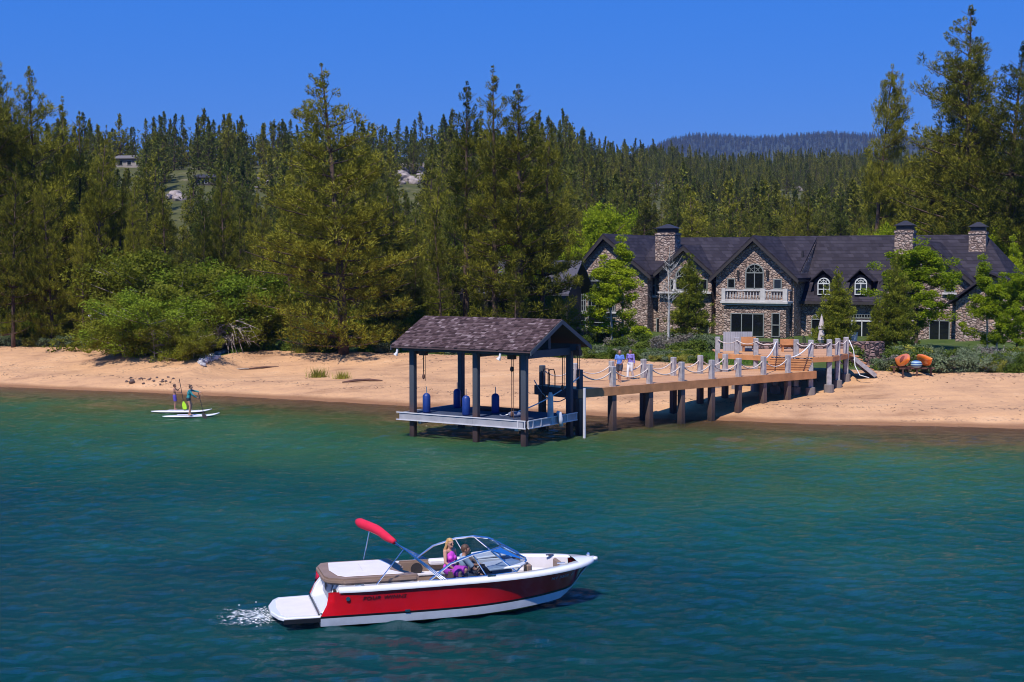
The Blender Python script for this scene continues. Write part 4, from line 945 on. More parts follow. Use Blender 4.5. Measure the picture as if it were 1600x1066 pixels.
def dark_post():
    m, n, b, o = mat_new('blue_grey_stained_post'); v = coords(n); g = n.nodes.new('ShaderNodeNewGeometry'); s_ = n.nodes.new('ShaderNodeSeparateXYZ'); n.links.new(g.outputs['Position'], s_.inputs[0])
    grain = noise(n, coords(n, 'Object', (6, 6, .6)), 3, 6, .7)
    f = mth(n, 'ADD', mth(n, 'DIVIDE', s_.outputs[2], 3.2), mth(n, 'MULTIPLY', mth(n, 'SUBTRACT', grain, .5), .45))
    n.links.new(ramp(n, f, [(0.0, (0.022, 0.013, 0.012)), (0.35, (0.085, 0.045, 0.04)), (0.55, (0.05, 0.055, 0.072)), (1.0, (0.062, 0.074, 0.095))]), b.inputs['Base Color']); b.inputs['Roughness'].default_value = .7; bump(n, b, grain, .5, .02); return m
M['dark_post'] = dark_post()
M['rope'] = simple('rope', (0.62, 0.52, 0.46), .9)
M['rope_white'] = simple('white_rope', (0.72, 0.72, 0.72), .9)
M['grey_paint'] = simple('grey_painted_boards', (0.36, 0.35, 0.38), .7, var=.15, vscale=2)
M['white_paint'] = simple('white_paint', (0.62, 0.60, 0.63), .5, var=.08)
M['blue_pad'] = simple('blue_bumper', (0.010, 0.040, 0.22), .45, var=.15)
M['navy_deck'] = simple('navy_carpet', (0.035, 0.050, 0.095), .95, var=.2)
M['steel'] = simple('galvanised_steel', (0.45, 0.45, 0.46), .35, metal=.8)
M['rust'] = simple('rusty_iron', (0.11, 0.05, 0.035), .8, var=.4)
M['orange'] = simple('orange_plastic', (0.85, 0.20, 0.018), .35, coat=.3, var=.06)
DZ = 2.2
A1 = at(903, 609, DZ); A2 = at(1274, 580, DZ); pd = (A2 - A1).normalized(); pn = Vector((-pd.y, pd.x, 0)); PW = 3.1; PL = (A2 - A1).length
pier = empty('pier', (A1.x, A1.y, 0), math.atan2(pd.y, pd.x), 'long cedar pier with roped grey posts running from the boat shelter to the beach', 'pier')
def onpier(x, inset=.16, base=DZ):
    # distance along the pier where its inset near line crosses photo column x
    o_ = A1 + pn * inset; b_ = ray(x, 590).x / ray(x, 590).y
    return (b_ * o_.y - o_.x) / (pd.x - b_ * pd.y)
d_ = MB(); d_.box((PL / 2, PW / 2, DZ - .03), (PL, PW, .06)); d_.build('decking', M['deck'], pier)
f_ = MB(); k = 0.0; cuts = [-.03, onpier(963), PL * .55, PL + .03]
for a_, b_ in zip(cuts[:-1], cuts[1:]): f_.box(((a_ + b_) / 2, -.035 - .003 * (k % 2), DZ - .20), (b_ - a_ - .012, .07, .42)); k += 1
f_.build('fascia', M['fascia'], pier)
f_ = MB(); f_.box((PL / 2, PW + .035, DZ - .20), (PL + .06, .07, .42)); f_.box((PL + .036, PW / 2, DZ - .2), (.07, PW, .41)); f_.build('back_fascia', M['fascia'], pier)
f_ = MB(); f_.box((-.036, PW / 2, DZ - .22), (.07, PW + .1, .46)); f_.build('end_beam', M['dark_post'], pier)  # dark post colour here paints in the shade cast by the shelter roof
nx_ = [906, 957.6, 1015, 1065, 1112, 1154, 1193, 1231]
ts_near = [onpier(x) for x in nx_]
def pile(t, yy, top, mat, first=False):
    w_ = pier.matrix_world if False else None
    wx, wy = A1.x + pd.x * t + pn.x * yy, A1.y + pd.y * t + pn.y * yy; g = min(h1(wx, wy), 0) if h1(wx, wy) < 0 else h1(wx, wy)
    lo = MB(); lo.box((t, yy, (DZ - .42 + g - 1.0) / 2), (.30, .30, DZ - .42 - g + 1.0)); lo.build('pile', M['pile'], pier, bevel=.02)
    up = MB(); up.box((t, yy, DZ + top / 2 - .2), (.25, .25, top + .4)); up.build('post', mat, pier, bevel=.025)
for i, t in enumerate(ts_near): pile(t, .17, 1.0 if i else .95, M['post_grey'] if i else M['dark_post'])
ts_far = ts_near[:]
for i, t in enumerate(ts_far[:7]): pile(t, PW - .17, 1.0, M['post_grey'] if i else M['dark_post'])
for yy, ts_ in ((.17, ts_near), (PW - .17, ts_far[:7])):
    for a_, b_ in zip(ts_[:-1], ts_[1:]):
        pts = [(a_ + (b_ - a_) * q / 12, yy, DZ + .82 - .42 * (1 - (2 * q / 12 - 1) ** 2)) for q in range(13)]
        r_ = MB(); r_.tube(pts, .032, 6); r_.build('rope', M['rope'], pier, smooth=True)
# rope rising along the steps to the upper deck
# crossbeams under the deck
for t in ts_near: c_ = MB(); c_.box((t, PW / 2, DZ - .30), (.18, PW - .1, .34)); c_.build('crossbeam', M['pile'], pier)
# ladder with hooped rails at the lake end, standing on the end beam
ld = empty('dock_ladder', (A1.x, A1.y, 0), math.atan2(pd.y, pd.x), 'rusty ladder with hooped handrails on the lake end of the pier', 'ladder')
l_ = MB(); y0 = PW * .66
for yy in (y0, y0 + .42):
    l_.tube([(-.12, yy, -.9), (-.12, yy, DZ + .65), (-.02, yy, DZ + .85), (.25, yy, DZ + .85), (.33, yy, DZ + .6), (.33, yy, DZ)], .028, 6)
l_.build('handrail', M['rust'], ld)
l_ = MB()
for q in range(9): l_.beam((-.12, y0, -.5 + q * .3), (-.12, y0 + .42, -.5 + q * .3), .045, .03)
l_.build('rung', M['rust'], ld)
# white pipe at the lake end
wp = at(913, 684, 0); w_ = MB(); w_.tube([(0, 0, -1.2), (0, 0, 2.35)], .07, 10); o_ = w_.build('mooring_pole', M['white_paint']); o_.location = wp; tag(o_, 'white pole standing in the water against the lake end of the pier', 'pole')

# ---- upper deck
UZ = 3.0
ud = empty('upper_deck', (0, 0, 0), 0, 'raised cedar deck with grey posts, steps and benches at the head of the pier', 'deck')
S1_ = at(1205, 556, UZ); S2_ = at(1270, 558, UZ); L0 = at(1122, 552, UZ); C_ = at(1300, 557, UZ); Dd = at(1331, 551, UZ)
poly = [L0, S1_, S2_, C_, Dd, Vector((Dd.x + .3, Dd.y + 3.6, UZ)), Vector((L0.x + .2, L0.y + 3.8, UZ))]
d_ = MB(); d_.prism([(p.x, p.y, UZ - .06) for p in poly], (0, 0, .06)); d_.build('decking', M['deck_up'], ud)
for a_, b_ in ((L0, S1_), (S2_, C_), (C_, Dd)): f_ = MB(); f_.beam(Vector((a_.x, a_.y - .04, UZ - .17)), Vector((b_.x, b_.y - .04, UZ - .17)), .07, .26); f_.build('fascia', M['fascia'], ud)
B1_ = at(1193, 579, DZ); B2_ = at(1262, 580, DZ)
st = MB(); ns = 5
for q in range(ns):
    u0, u1 = q / ns, (q + 1) / ns; zt = DZ + (UZ - DZ) * (q + 1) / (ns + 1) 
    a0, a1 = B1_.lerp(S1_, u0), B1_.lerp(S1_, u1); b0_, b1__ = B2_.lerp(S2_, u0), B2_.lerp(S2_, u1)
    st.prism([(a0.x, a0.y, zt - .05), (b0_.x, b0_.y, zt - .05), (b1__.x, b1__.y, zt - .05), (a1.x, a1.y, zt - .05)], (0, 0, .05))
    st.prism([(a0.x, a0.y + .03, zt - .16), (b0_.x, b0_.y + .03, zt - .16), (b0_.x, b0_.y + .055, zt - .16), (a0.x, a0.y + .055, zt - .16)], (0, 0, .11))
st.build('steps', M['fascia'], ud)
tops = [(1122, 535), (1152, 535), (1182, 535), (1213, 537), (1245, 538), (1268, 540), (1297, 539), (1310, 540), (1323, 534)]
pp = []
for x, yt in tops:
    # find the point of the deck outline under this column
    b_ = ray(x, 550).x / ray(x, 550).y; best = None
    for a_, c2 in ((L0, S1_), (S1_, S2_), (S2_, C_), (C_, Dd)):
        den = (c2.x - a_.x) - b_ * (c2.y - a_.y); u = (b_ * a_.y - a_.x) / den
        if -.02 <= u <= 1.02: best = a_.lerp(c2, u)
    if best is None: best = a_
    z_t = UZ + .95; g = h1(best.x, best.y); pp.append((best.x, best.y + .2, z_t))
    p_ = MB(); p_.box((best.x, best.y + .2, (z_t + g) / 2 - .2), (.27, .27, z_t - g + .4)); p_.build('post', M['post_grey'], ud, bevel=.025)
    f_ = MB(); f_.tube([(best.x, best.y + .2, g - .3), (best.x, best.y + .2, g + .42), (best.x, best.y + .2, g + .45)], [.30, .28, .18], 12); f_.build('footing', simple('concrete', (.20, .17, .16), .9) if x == 1122 else bpy.data.materials['concrete'], ud)
for (a_, b_), (sg) in zip(zip(pp[:-1], pp[1:]), [.18] * 8):
    if a_ == pp[3]: continue
    pts = [(a_[0] + (b_[0] - a_[0]) * q / 10, a_[1] + (b_[1] - a_[1]) * q / 10 - .17, UZ + .78 - sg * (1 - (2 * q / 10 - 1) ** 2)) for q in range(11)]
    r_ = MB(); r_.tube(pts, .03, 6); r_.build('rope', M['rope'], ud, smooth=True)
for (x, yt, x2, i) in ((1193, 560, 1213, 3), (1231, 566, 1268, 5)):
    t = onpier(x); p0 = A1 + pd * t + pn * (.17 if x == 1231 else .17); p0 = Vector((p0.x, p0.y, DZ + .85)); p1 = Vector((pp[i][0], pp[i][1] - .18, UZ + .8))
    pts = [p0.lerp(p1, q / 10) - Vector((0, 0, .22 * (1 - (2 * q / 10 - 1) ** 2))) for q in range(11)]
    r_ = MB(); r_.tube(pts, .035, 6); r_.build('rope', M['rope_white'], ud, smooth=True)
# grey board screen and cedar bench backs on the upper deck
yb_ = L0.y + 2.2
for x0, x1, z1, mt, nm, yy in ((1130, 1175, 1.15, M['grey_paint'], 'screen', yb_), (1158, 1181, .95, M['fascia'], 'bench_back', yb_ - .5), (1219, 1242, .8, M['fascia'], 'bench_back', yb_ - .4)):
    xa, xb = atY(x0, 540, yy).x, atY(x1, 540, yy).x; b_ = MB(); k = xa
    if nm == 'screen':
        while k < xb: b_.box((k + .07, yy, UZ + z1 / 2), (.135, .05, z1)); k += .145
    else: b_.box(((xa + xb) / 2, yy, UZ + z1 * .62), (xb - xa, .05, z1 * .6)); b_.box(((xa + xb) / 2, yy - .28, UZ + .42), (xb - xa, .5, .06)); b_.box((xa + .1, yy - .25, UZ + .2), (.08, .4, .4)); b_.box((xb - .1, yy - .25, UZ + .2), (.08, .4, .4))
    b_.build(nm, mt, ud)
# stairs down to the sand and the curved stone wall
ss = empty('beach_stairs', (0, 0, 0), 0, 'short cedar stairs from the upper deck down to the sand beside the dark stone wall', 'stairs')
t0, t1 = at(1334, 556, 2.85), at(1362, 582, 1.85)
s_ = MB()
for q in range(6):
    c_ = t0.lerp(t1, q / 5); s_.box((c_.x, c_.y + .1, c_.z), (.38, 1.3, .06)); 
s_.build('tread', M['fascia'], ss)
s_ = MB()
for dy in (-.56, .76): s_.beam(t0 + Vector((-.1, dy, -.12)), t1 + Vector((.1, dy, -.16)), .06, .24)
s_.build('stringer', M['post_grey'], ss)
r_ = MB(); q0 = Vector(pp[-1]) + Vector((.1, -.3, -.15)); r_.tube([q0, q0 + Vector((.25, -.1, -.6)), q0 + Vector((.3, -.3, -1.5)), q0 + Vector((.5, -.6, -2.0)), q0 + Vector((1.0, -.8, -2.15))], .03, 6); o_ = r_.build('hanging_rope', M['rope_white'], None, smooth=True); tag(o_, 'loose white rope hanging from the last deck post to the sand', 'rope')
wv_ = MB(); cen = at(1352, 570, 1.7) + Vector((.3, 2.6, 0)); arc = [PI * (1.06 + .70 * q / 12) for q in range(13)]
po = [(cen.x + 1.75 * math.cos(a), cen.y + 1.9 * math.sin(a)) for a in arc]; pi_ = [(cen.x + 1.35 * math.cos(a), cen.y + 1.5 * math.sin(a)) for a in arc[::-1]]
wv_.prism([(p[0], p[1], 1.0) for p in po + pi_], (0, 0, 2.15)); o_ = wv_.build('stone_wall', M['dark_stone']); tag(o_, 'curved dark red stone retaining wall at the foot of the beach stairs', 'wall')
# terrace wall in front of the mansion
tw = MB(); a_, b_ = atY(1176, 540, 98), atY(1330, 540, 94); tw.beam((a_.x, a_.y, 2.05), (b_.x, b_.y, 2.05), .5, 1.5); o_ = tw.build('terrace_wall', M['dark_stone']); tag(o_, 'low rough stone wall edging the terrace behind the upper deck', 'wall')

# ---- boat shelter
SD = Vector((.84, -.545, 0)).normalized(); SP = Vector((-SD.y, SD.x, 0)); SW, SLn = 4.0, 6.3
P4w = at(819.5, 697, 0); P1w = P4w - SD * SLn
sh = empty('boat_shelter', (P1w.x, P1w.y, 0), math.atan2(SD.y, SD.x), 'open boat shelter with weathered shingle roof on dark posts in the lake', 'boat shelter')
b3 = ray(744, 600).x; s3 = (b3 * P1w.y - P1w.x) / (SD.x - b3 * SD.y)
EZ = 4.42
for (sx, sy) in ((0, 0), (s3, 0), (SLn, 0), (0, SW), (s3, SW), (SLn, SW)):
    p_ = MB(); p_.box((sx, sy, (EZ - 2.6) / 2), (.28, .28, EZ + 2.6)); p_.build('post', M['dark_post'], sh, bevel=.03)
b_ = MB()
for sy in (0, SW): b_.box((SLn / 2, sy, EZ - .13), (SLn + 1.1, .26, .34))
b_.build('eave_beam', M['dark_post'], sh)
b_ = MB()
for sx in (0, s3, SLn): b_.box((sx, SW / 2, EZ - .30), (.24, SW - .4, .34)); b_.beam((sx, SW / 2, EZ - .1), (sx, SW / 2, EZ + 1.0), .2, .2)
b_.build('tie_beam', M['dark_post'], sh)
RG, ov = 5.60, .72; e_z = RG - (SW / 2 + ov) * (RG - 4.28) / (SW / 2 + ov)
r_ = MB()
for sg in (-1, 1):
    ye = SW / 2 + sg * (SW / 2 + ov)
    r_.prism([(-.75, SW / 2, RG), (SLn + .75, SW / 2, RG), (SLn + .75, ye, e_z), (-.75, ye, e_z)], (0, 0, .10))
# courses of shingles as shallow steps
    nc = 21
    for q in range(nc):
        u0 = q / nc; u1 = (q + 1.05) / nc; y_a, z_a = SW / 2 + sg * (SW / 2 + ov) * u0, RG + (e_z - RG) * u0; y_b, z_b = SW / 2 + sg * (SW / 2 + ov) * min(u1, 1.01), RG + (e_z - RG) * min(u1, 1.01)
        k = -.78; 
        while k < SLn + .76:
            w_ = R.uniform(.09, .24); k2 = min(k + w_, SLn + .78); lift = R.uniform(.012, .035); ext = R.uniform(0, .025) * sg
            r_.add([(k, y_a, z_a + .105), (k2, y_a, z_a + .105), (k2, y_b + ext, z_b + .105 + lift), (k, y_b + ext, z_b + .105 + lift), (k2, y_b + ext, z_b + .095), (k, y_b + ext, z_b + .095)], [(0, 1, 2, 3), (3, 2, 4, 5)])
            k = k2 + .008
rm_, n, b, o = mat_new('cedar_shakes'); ge = n.nodes.new('ShaderNodeNewGeometry')
n.links.new(mixc(n, .22, ramp(n, ge.outputs['Random Per Island'], [(0.0, (0.045, 0.027, 0.028)), (0.45, (0.100, 0.062, 0.064)), (0.85, (0.155, 0.102, 0.105)), (1.0, (0.30, 0.225, 0.225))]), noise(n, coords(n, 'Object', (2, 2, 2)), 6, 4, .7, 1), 'MULTIPLY'), b.inputs['Base Color']); b.inputs['Roughness'].default_value = .85; b.inputs['Specular IOR Level'].default_value = .12
M['shakes'] = rm_
r_.build('roof', rm_, sh)
g_ = MB()


for sx in (-.80, SLn + .76):
    for sg in (-1, 1): g_ = MB(); ye = SW / 2 + sg * (SW / 2 + ov); g_.prism([(sx, SW / 2, RG + .08), (sx, ye, e_z + .08), (sx, ye, e_z - .12), (sx, SW / 2, RG - .12)], (.05, 0, 0)); g_.build('rake_board', M['dark_post'], sh)
# hoist chains and pulleys
for i, (sx, sy, zb) in enumerate(((.55, .1, 2.9), (s3 + .2, SW - .1, 2.2), (SLn - .75, .1, 1.4), (SLn - .1, SW - .5, 2.4), (SLn + .5, SW - .1, 3.0))):
    h_ = MB(); h_.box((sx, sy, EZ - .38), (.34, .26, .26)); h_.tube([(sx, sy, EZ - .4), (sx, sy, zb)], .022, 5); h_.tube([(sx + .10, sy, EZ - .4), (sx + .10, sy, zb - .2)], .015, 5)
    h_.ell((sx, sy, (EZ + zb) / 2 + .55), (.09, .09, .13), 8, 6); h_.ell((sx, sy, zb), (.07, .07, .14), 8, 6); h_.build('hoist_chain', M['rust'], sh)
for sx in (-.45, SLn - .9):
    l_ = MB(); l_.tube([(sx, -.62, 4.22), (sx, -.66, 4.05), (sx - .06, -.70, 3.92)], [.05, .06, .11], 8); l_.build('floodlight', M['white_paint'], sh)
# lift platform
lp = empty('boat_lift', (P1w.x, P1w.y, 0), math.atan2(SD.y, SD.x), 'low boat lift platform with white edged grey sides hung inside the shelter', 'boat lift')
PZ = 1.13
p_ = MB(); p_.box((SLn / 2 - .2, SW / 2, PZ - .05), (SLn + .75, SW - .25, .08)); p_.build('platform', M['navy_deck'], lp)
p_ = MB(); x0, x1 = -.62, SLn + .10
p_.box(((x0 + s3) / 2, -.24, PZ - .14), (s3 - x0 - .02, .10, .36)); p_.box(((x1 + s3) / 2, -.243, PZ - .14), (x1 - s3, .10, .36)); p_.box((x1 + .17, SW / 2, PZ - .14), (.10, SW + .3, .34)); p_.box((x0 + .05, SW / 2, PZ - .14), (.10, SW + .3, .34)); p_.build('side_board', M['grey_paint'], lp)
p_ = MB()
for zz in (PZ + .035, PZ - .31): p_.box(((x0 + x1) / 2, -.30, zz), (x1 - x0 + .3, .05, .045)); p_.box((x1 + .225, SW / 2, zz), (.05, SW + .35, .045))
for xx in (x1 - .25, x1 + .1): p_.box((xx, -.302, PZ - .14), (.05, .05, .34))
for yy in (.2, .9, 1.9, 2.0, 3.2, 4.1): p_.box((x1 + .227, yy, PZ - .14), (.05, .06, .34))
p_.build('white_edging', M['white_paint'], lp)
p_ = MB()
for xx in (.3, SLn - .5):
    p_.box((xx, SW / 2, PZ - .40), (.2, SW - .2, .2))
p_.build('cradle_beam', M['steel'], lp)
for (px_, yy_) in ((666, .55), (714, 3.2), (728, .6), (774, 2.2)):
    b_ = ray(px_, 640).x; base = P1w + SP * yy_; sx = (b_ * base.y - base.x) / (SD.x - b_ * SD.y)
    m_ = MB(); m_.tube([(sx, yy_, PZ - .02), (sx, yy_, PZ + .06), (sx, yy_, PZ + .80), (sx, yy_, PZ + .90), (sx, yy_, PZ + .94)], [.16, .19, .19, .13, .04], 12)
    bo_ = m_.build('bumper', M['blue_pad'], lp, smooth=True); m_ = MB(); m_.tube([(sx, yy_, PZ + .9), (sx, yy_, PZ + 1.25)], .02, 6); m_.build('rod', M['steel'], bo_)
def on_sh(x, y, z): return Vector((P1w.x, P1w.y, 0)) + SD * x + SP * y + Vector((0, 0, z))
m_ = MB(); m_.tube([(-1.5, 0, .12), (-1.2, 0, .10), (0, 0, .09), (1.2, 0, .10), (1.55, 0, .13)], [.01, .10, .12, .10, .01], 8); o_ = m_.build('log_boom', M['rust']); o_.location = on_sh(2.9, 2.9, PZ); o_.rotation_euler = (0, 0, -.58); tag(o_, 'dark red kayak shaped log lying on the far side of the boat lift', 'log')
m_ = MB(); m_.ell((0, 0, .13), (.34, .2, .15), 12, 8); m_.tube([(-.3, 0, .1), (-.55, -.15, .05), (-.7, -.1, .12)], .035, 6); o_ = m_.build('folded_cover', simple('grey_blue_cloth', (.16, .18, .26), .9), None, smooth=True); o_.location = on_sh(SLn - 1.3, 1.2, PZ); tag(o_, 'bundled grey blue cover lying on the boat lift', 'cover')
m_ = MB(); m_.tube([(0, 0, -.1), (0, 0, .1), (0, 0, 1.0), (0, 0, 1.22)], [.13, .15, .13, .08], 10); o_ = m_.build('white_bollard', simple('dirty_white', (.5, .46, .45), .8, var=.3), None); o_.location = on_sh(SLn + .22, 1.9, PZ - .05); tag(o_, 'dirty white padded post standing on the right edge of the boat lift', 'post')
m_ = MB(); m_.tube([(-.12, 0, .36), (0, 0, .30), (.06, 0, 0), (.10, 0, -.32)], [.07, .12, .12, .09], 10); o_ = m_.build('fender', M['white_paint'], None, smooth=True); o_.location = on_sh(SLn + .42, 2.35, PZ - .12); tag(o_, 'white fender hanging on the right edge of the boat lift', 'fender')
e0 = on_sh(SLn - 1.6, .9, PZ + .1); e1_ = A1 + Vector((.1, .1, .62)); m_ = MB(); m_.tube([e0.lerp(e1_, q / 10) - Vector((0, 0, .25 * (1 - (2 * q / 10 - 1) ** 2))) for q in range(11)], .03, 6); o_ = m_.build('mooring_rope', M['rope_white'], None, smooth=True); tag(o_, 'white mooring rope stretched from the boat lift up to the first pier post', 'rope')
e0 = A1 + pn * (PW - .1) + Vector((-.15, 0, .25)); e1_ = A1 + pn * .1 + Vector((-.2, 0, -.1)); m_ = MB(); m_.tube([e0.lerp(e1_, q / 10) - Vector((0, 0, .75 * (1 - (2 * q / 10 - 1) ** 2))) for q in range(11)], .028, 6); o_ = m_.build('slack_rope', M['rope'], None, smooth=True); tag(o_, 'slack rope looped across the lake end of the pier behind the shelter', 'rope')

# ---- kayaks on a rack
kg = ground(1432, 590)
rk = empty('kayak_rack', (kg.x, kg.y + .6, kg.z), .1, 'low brown wooden rack under the two orange kayaks', 'rack')
for xx in (-.85, .0, .85):
    for yy in (-.5, .9): m_ = MB(); m_.box((xx, yy, .2), (.08, .08, .6)); m_.build('leg', M['rust'], rk)
m_ = MB()
for yy in (-.5, .9): m_.box((0, yy, .48), (2.1, .09, .09))
m_.build('rail', M['rust'], rk)
def kayak(dx, roll, yaw, lab):
    mb = MB(); n_ = 13; rings = 12; vs_ = []
    for i in range(n_):
        t = -1 + 2 * i / (n_ - 1); w_ = .40 * (1 - abs(t) ** 2.4) + .02; h_ = .17 * (1 - .55 * abs(t) ** 3) ; zc = .10 * abs(t) ** 3
        for j in range(rings):
            a = 2 * PI * j / rings; vs_.append((w_ * math.cos(a), t * 1.45, zc + h_ * math.sin(a) * (.75 if math.sin(a) > 0 else 1)))
    fs = [(i * rings + j, i * rings + (j + 1) % rings, (i + 1) * rings + (j + 1) % rings, (i + 1) * rings + j) for i in range(n_ - 1) for j in range(rings)]
    fs += [tuple(range(rings)), tuple((n_ - 1) * rings + j for j in range(rings))]
    mb.add(vs_, fs); e = empty('kayak', (kg.x + dx, kg.y + .75, kg.z + .93), yaw, lab, 'kayak', 'orange kayaks on the beach rack'); e.rotation_euler = (-.12, roll, yaw)
    mb.build('hull', M['orange'], e, smooth=True)
    c_ = MB(); c_.ell((0, -.15, .10), (.24, .42, .07), 14, 6); c_.build('cockpit', simple('kayak_seat', (.25, .05, .02), .6), e, smooth=True)
kayak(-.58, math.radians(-62), .10, 'orange kayak on the rack, the one leaning nearer to the stone wall')
kayak(.62, math.radians(55), -.12, 'orange kayak on the rack, tipped toward the sagebrush side')
m_ = MB(); m_.ell((0, 0, .22), (.36, .3, .24), 12, 8); bm_, n, b, o = mat_new('striped_blue'); wv = n.nodes.new('ShaderNodeTexWave'); wv.inputs['Scale'].default_value = 2.2; wv.bands_direction = 'Z'; n.links.new(coords(n), wv.inputs[0]); n.links.new(ramp(n, wv.outputs[1], [(0.45, (.02, .09, .28)), (0.55, (.35, .50, .55))], 'CONSTANT'), b.inputs[0])
o_ = m_.build('striped_bag', bm_, None, smooth=True); o_.location = (kg.x + .02, kg.y + .15, kg.z + .5); tag(o_, 'blue and white striped bag resting on the rack between the orange kayaks', 'bag')
# ---- beach lamp
lg_ = ground(143, 548); lm = empty('path_lamp', lg_, 0, 'thin green pole with small white lamp head at the left edge of the thicket', 'lamp')
m_ = MB(); m_.tube([(0, 0, -.2), (0, 0, 2.55)], .035, 6); m_.build('pole', simple('green_pole', (.12, .15, .10), .6), lm)
m_ = MB(); m_.ell((-.06, 0, 2.6), (.16, .12, .08), 10, 6); m_.build('lamp_head', M['white_paint'], lm)
# ---- stone heap, pebbles, driftwood and grass on the sand
rs = np.random.RandomState(61); M['heap'] = simple('pale_heap_stone', (0.50, 0.48, 0.50), .9, var=.45, vscale=1.5)
for k in range(44):
    u = rs.uniform(); v = rs.uniform(-1, 1); xp = 312 + 42 * u; yp = 567 - 16 * u ** 1.3 + v * (7 * (1 - u) + 2) - 2
    g = ground(xp, yp); boulder((g.x, g.y, g.z + .05), rs.uniform(.12, .34), 'pale angular stone in the heap spilling onto the sand by the driftwood', 900 + k, 'stones in the heap by the driftwood', 'heap_stone', 'heap')
M['pebble'] = simple('dark_pebble', (0.13, 0.085, 0.07), .9)
for k in range(26):
    g = ground(rs.uniform(196, 272), rs.uniform(590, 602)); boulder((g.x, g.y, g.z + .03), rs.uniform(.05, .13), 'small dark stone scattered on the sand behind the paddlers', 960 + k, 'dark stones on the sand behind the paddlers', 'pebble', 'pebble')
g = ground(206, 600); boulder((g.x, g.y, g.z + .08), .26, 'brown cobble, the largest of the stones behind the paddlers', 990, None, 'cobble', 'pebble')
m_ = MB(); g = ground(388, 579); m_.tube([(-1.3, 0, .05), (-.2, .1, .1), (1.3, .5, .12)], [.03, .06, .03], 6); o_ = m_.build('driftwood', M['dead_wood']); o_.location = g; tag(o_, 'thin driftwood stick lying on the sand right of the stone heap', 'driftwood')
m_ = MB(); g = ground(565, 598); m_.tube([(-1.2, -.2, .03), (-.4, .05, .12), (.5, .15, .16), (1.3, .3, .1)], [.04, .09, .08, .03], 7); o_ = m_.build('driftwood_log', M['rust']); o_.location = g; tag(o_, 'reddish brown log half buried in the sand hollow left of the boat shelter', 'driftwood')
m_ = MB(); g = ground(412, 577); m_.tube([(-1.0, -.2, .03), (0, .05, .1), (1.0, .35, .12)], [.03, .07, .03], 7); o_ = m_.build('driftwood_branch', M['rust']); o_.location = ground(412, 577); tag(o_, 'short brown branch on the sand above the hollow', 'driftwood')
def tuft(n_, hgt, rad, mt, seed):
    rs_ = np.random.RandomState(seed); C = np.stack([rs_.normal(0, rad, n_), rs_.normal(0, rad * .6, n_), np.zeros(n_)], 1); D = np.stack([rs_.normal(0, .35, n_), rs_.normal(0, .35, n_), np.ones(n_)], 1)
    V = blades(C, D, rs_.uniform(.5, 1, n_) * hgt, np.full(n_, .025), rs_); return mesh_np('grass_tuft', V, tri_faces(len(V)), M[mt])
tm_ = tuft(260, .85, .28, 'yellow_shrub', 3)
for xp, yp, s_, lab in ((497, 590, 1.0, 'dry green grass tuft, the taller of the two in the sand hollow'), (535, 592, .8, 'small yellow tuft beside the taller one in the sand hollow'), (470, 552, .9, 'dry grass tuft at the beach top below the small lawn'), (330, 545, .8, 'grass tuft above the stone heap')):
    g = ground(xp, yp); o_ = link(bpy.data.objects.new('grass_tuft', tm_)); o_.location = g; o_.scale = (s_, s_, s_); tag(o_, lab, 'grass tuft', 'grass tufts on the sand')
# grass on the lawns: one mass of blades
rs = np.random.RandomState(71); gx, gy = [], []
for (xa, xb, da, db, nn) in ((435, 515, 1.0, 16, 9000), (560, 640, 1.0, 14, 4000), (640, 905, 3, 20, 9000), (900, 1180, 3, 30, 34000), (1380, 1620, 3, 16, 8000), (360, 430, .2, 5, 2500)):
    b_ = (rs.uniform(xa, xb, nn) - 800) / F; Yv = np.full(nn, 98.0)
    for _ in range(4): Yv = vegY(b_ * Yv)
    Yq = Yv + rs.uniform(da, db, nn); gx.append(b_ * Yq); gy.append(Yq)
gx = np.concatenate(gx); gy = np.concatenate(gy); gz = height(gx, gy) - .02; n_ = len(gx)
V = blades(np.stack([gx, gy, gz], 1), np.stack([rs.normal(0, .35, n_), rs.normal(0, .35, n_), np.ones(n_)], 1), rs.uniform(.12, .42, n_), np.full(n_, .06), rs)
tag(link(bpy.data.objects.new('grass', mesh_np('grass', V, tri_faces(len(V)), M['grass']))), 'green grass on the lawns behind the beach', kind='stuff')
# litter of needles, twigs and footprints' rims on the sand: one mass
rs = np.random.RandomState(91); n_ = 3000; b_ = (rs.uniform(-30, 1630, n_) - 800) / F; Yv = np.full(n_, 98.0); Ys = np.full(n_, 85.0)
for _ in range(4): Yv = vegY(b_ * Yv); Ys = shoreY(b_ * Ys)
u = np.where(rs.rand(n_) < .55, 1 - np.abs(rs.normal(0, .10, n_)), np.where(rs.rand(n_) < .6, .22 + .03 * np.sin(b_ * 60) + rs.normal(0, .02, n_), rs.uniform(.15, 1, n_))); u = np.clip(u, .14, 1.02)
Yq = Ys + (Yv - Ys) * u; lx = b_ * Yq; C = np.stack([lx, Yq, height(lx, Yq) + .015], 1)
V = blades(C, np.stack([rs.normal(size=n_), rs.normal(size=n_), np.abs(rs.normal(0, .12, n_))], 1), rs.uniform(.05, .28, n_), rs.uniform(.012, .035, n_), rs)
tag(link(bpy.data.objects.new('beach_litter', mesh_np('beach_litter', V, tri_faces(len(V)), M['pebble']))), 'dark twigs and pine needles littering the sand', kind='stuff')
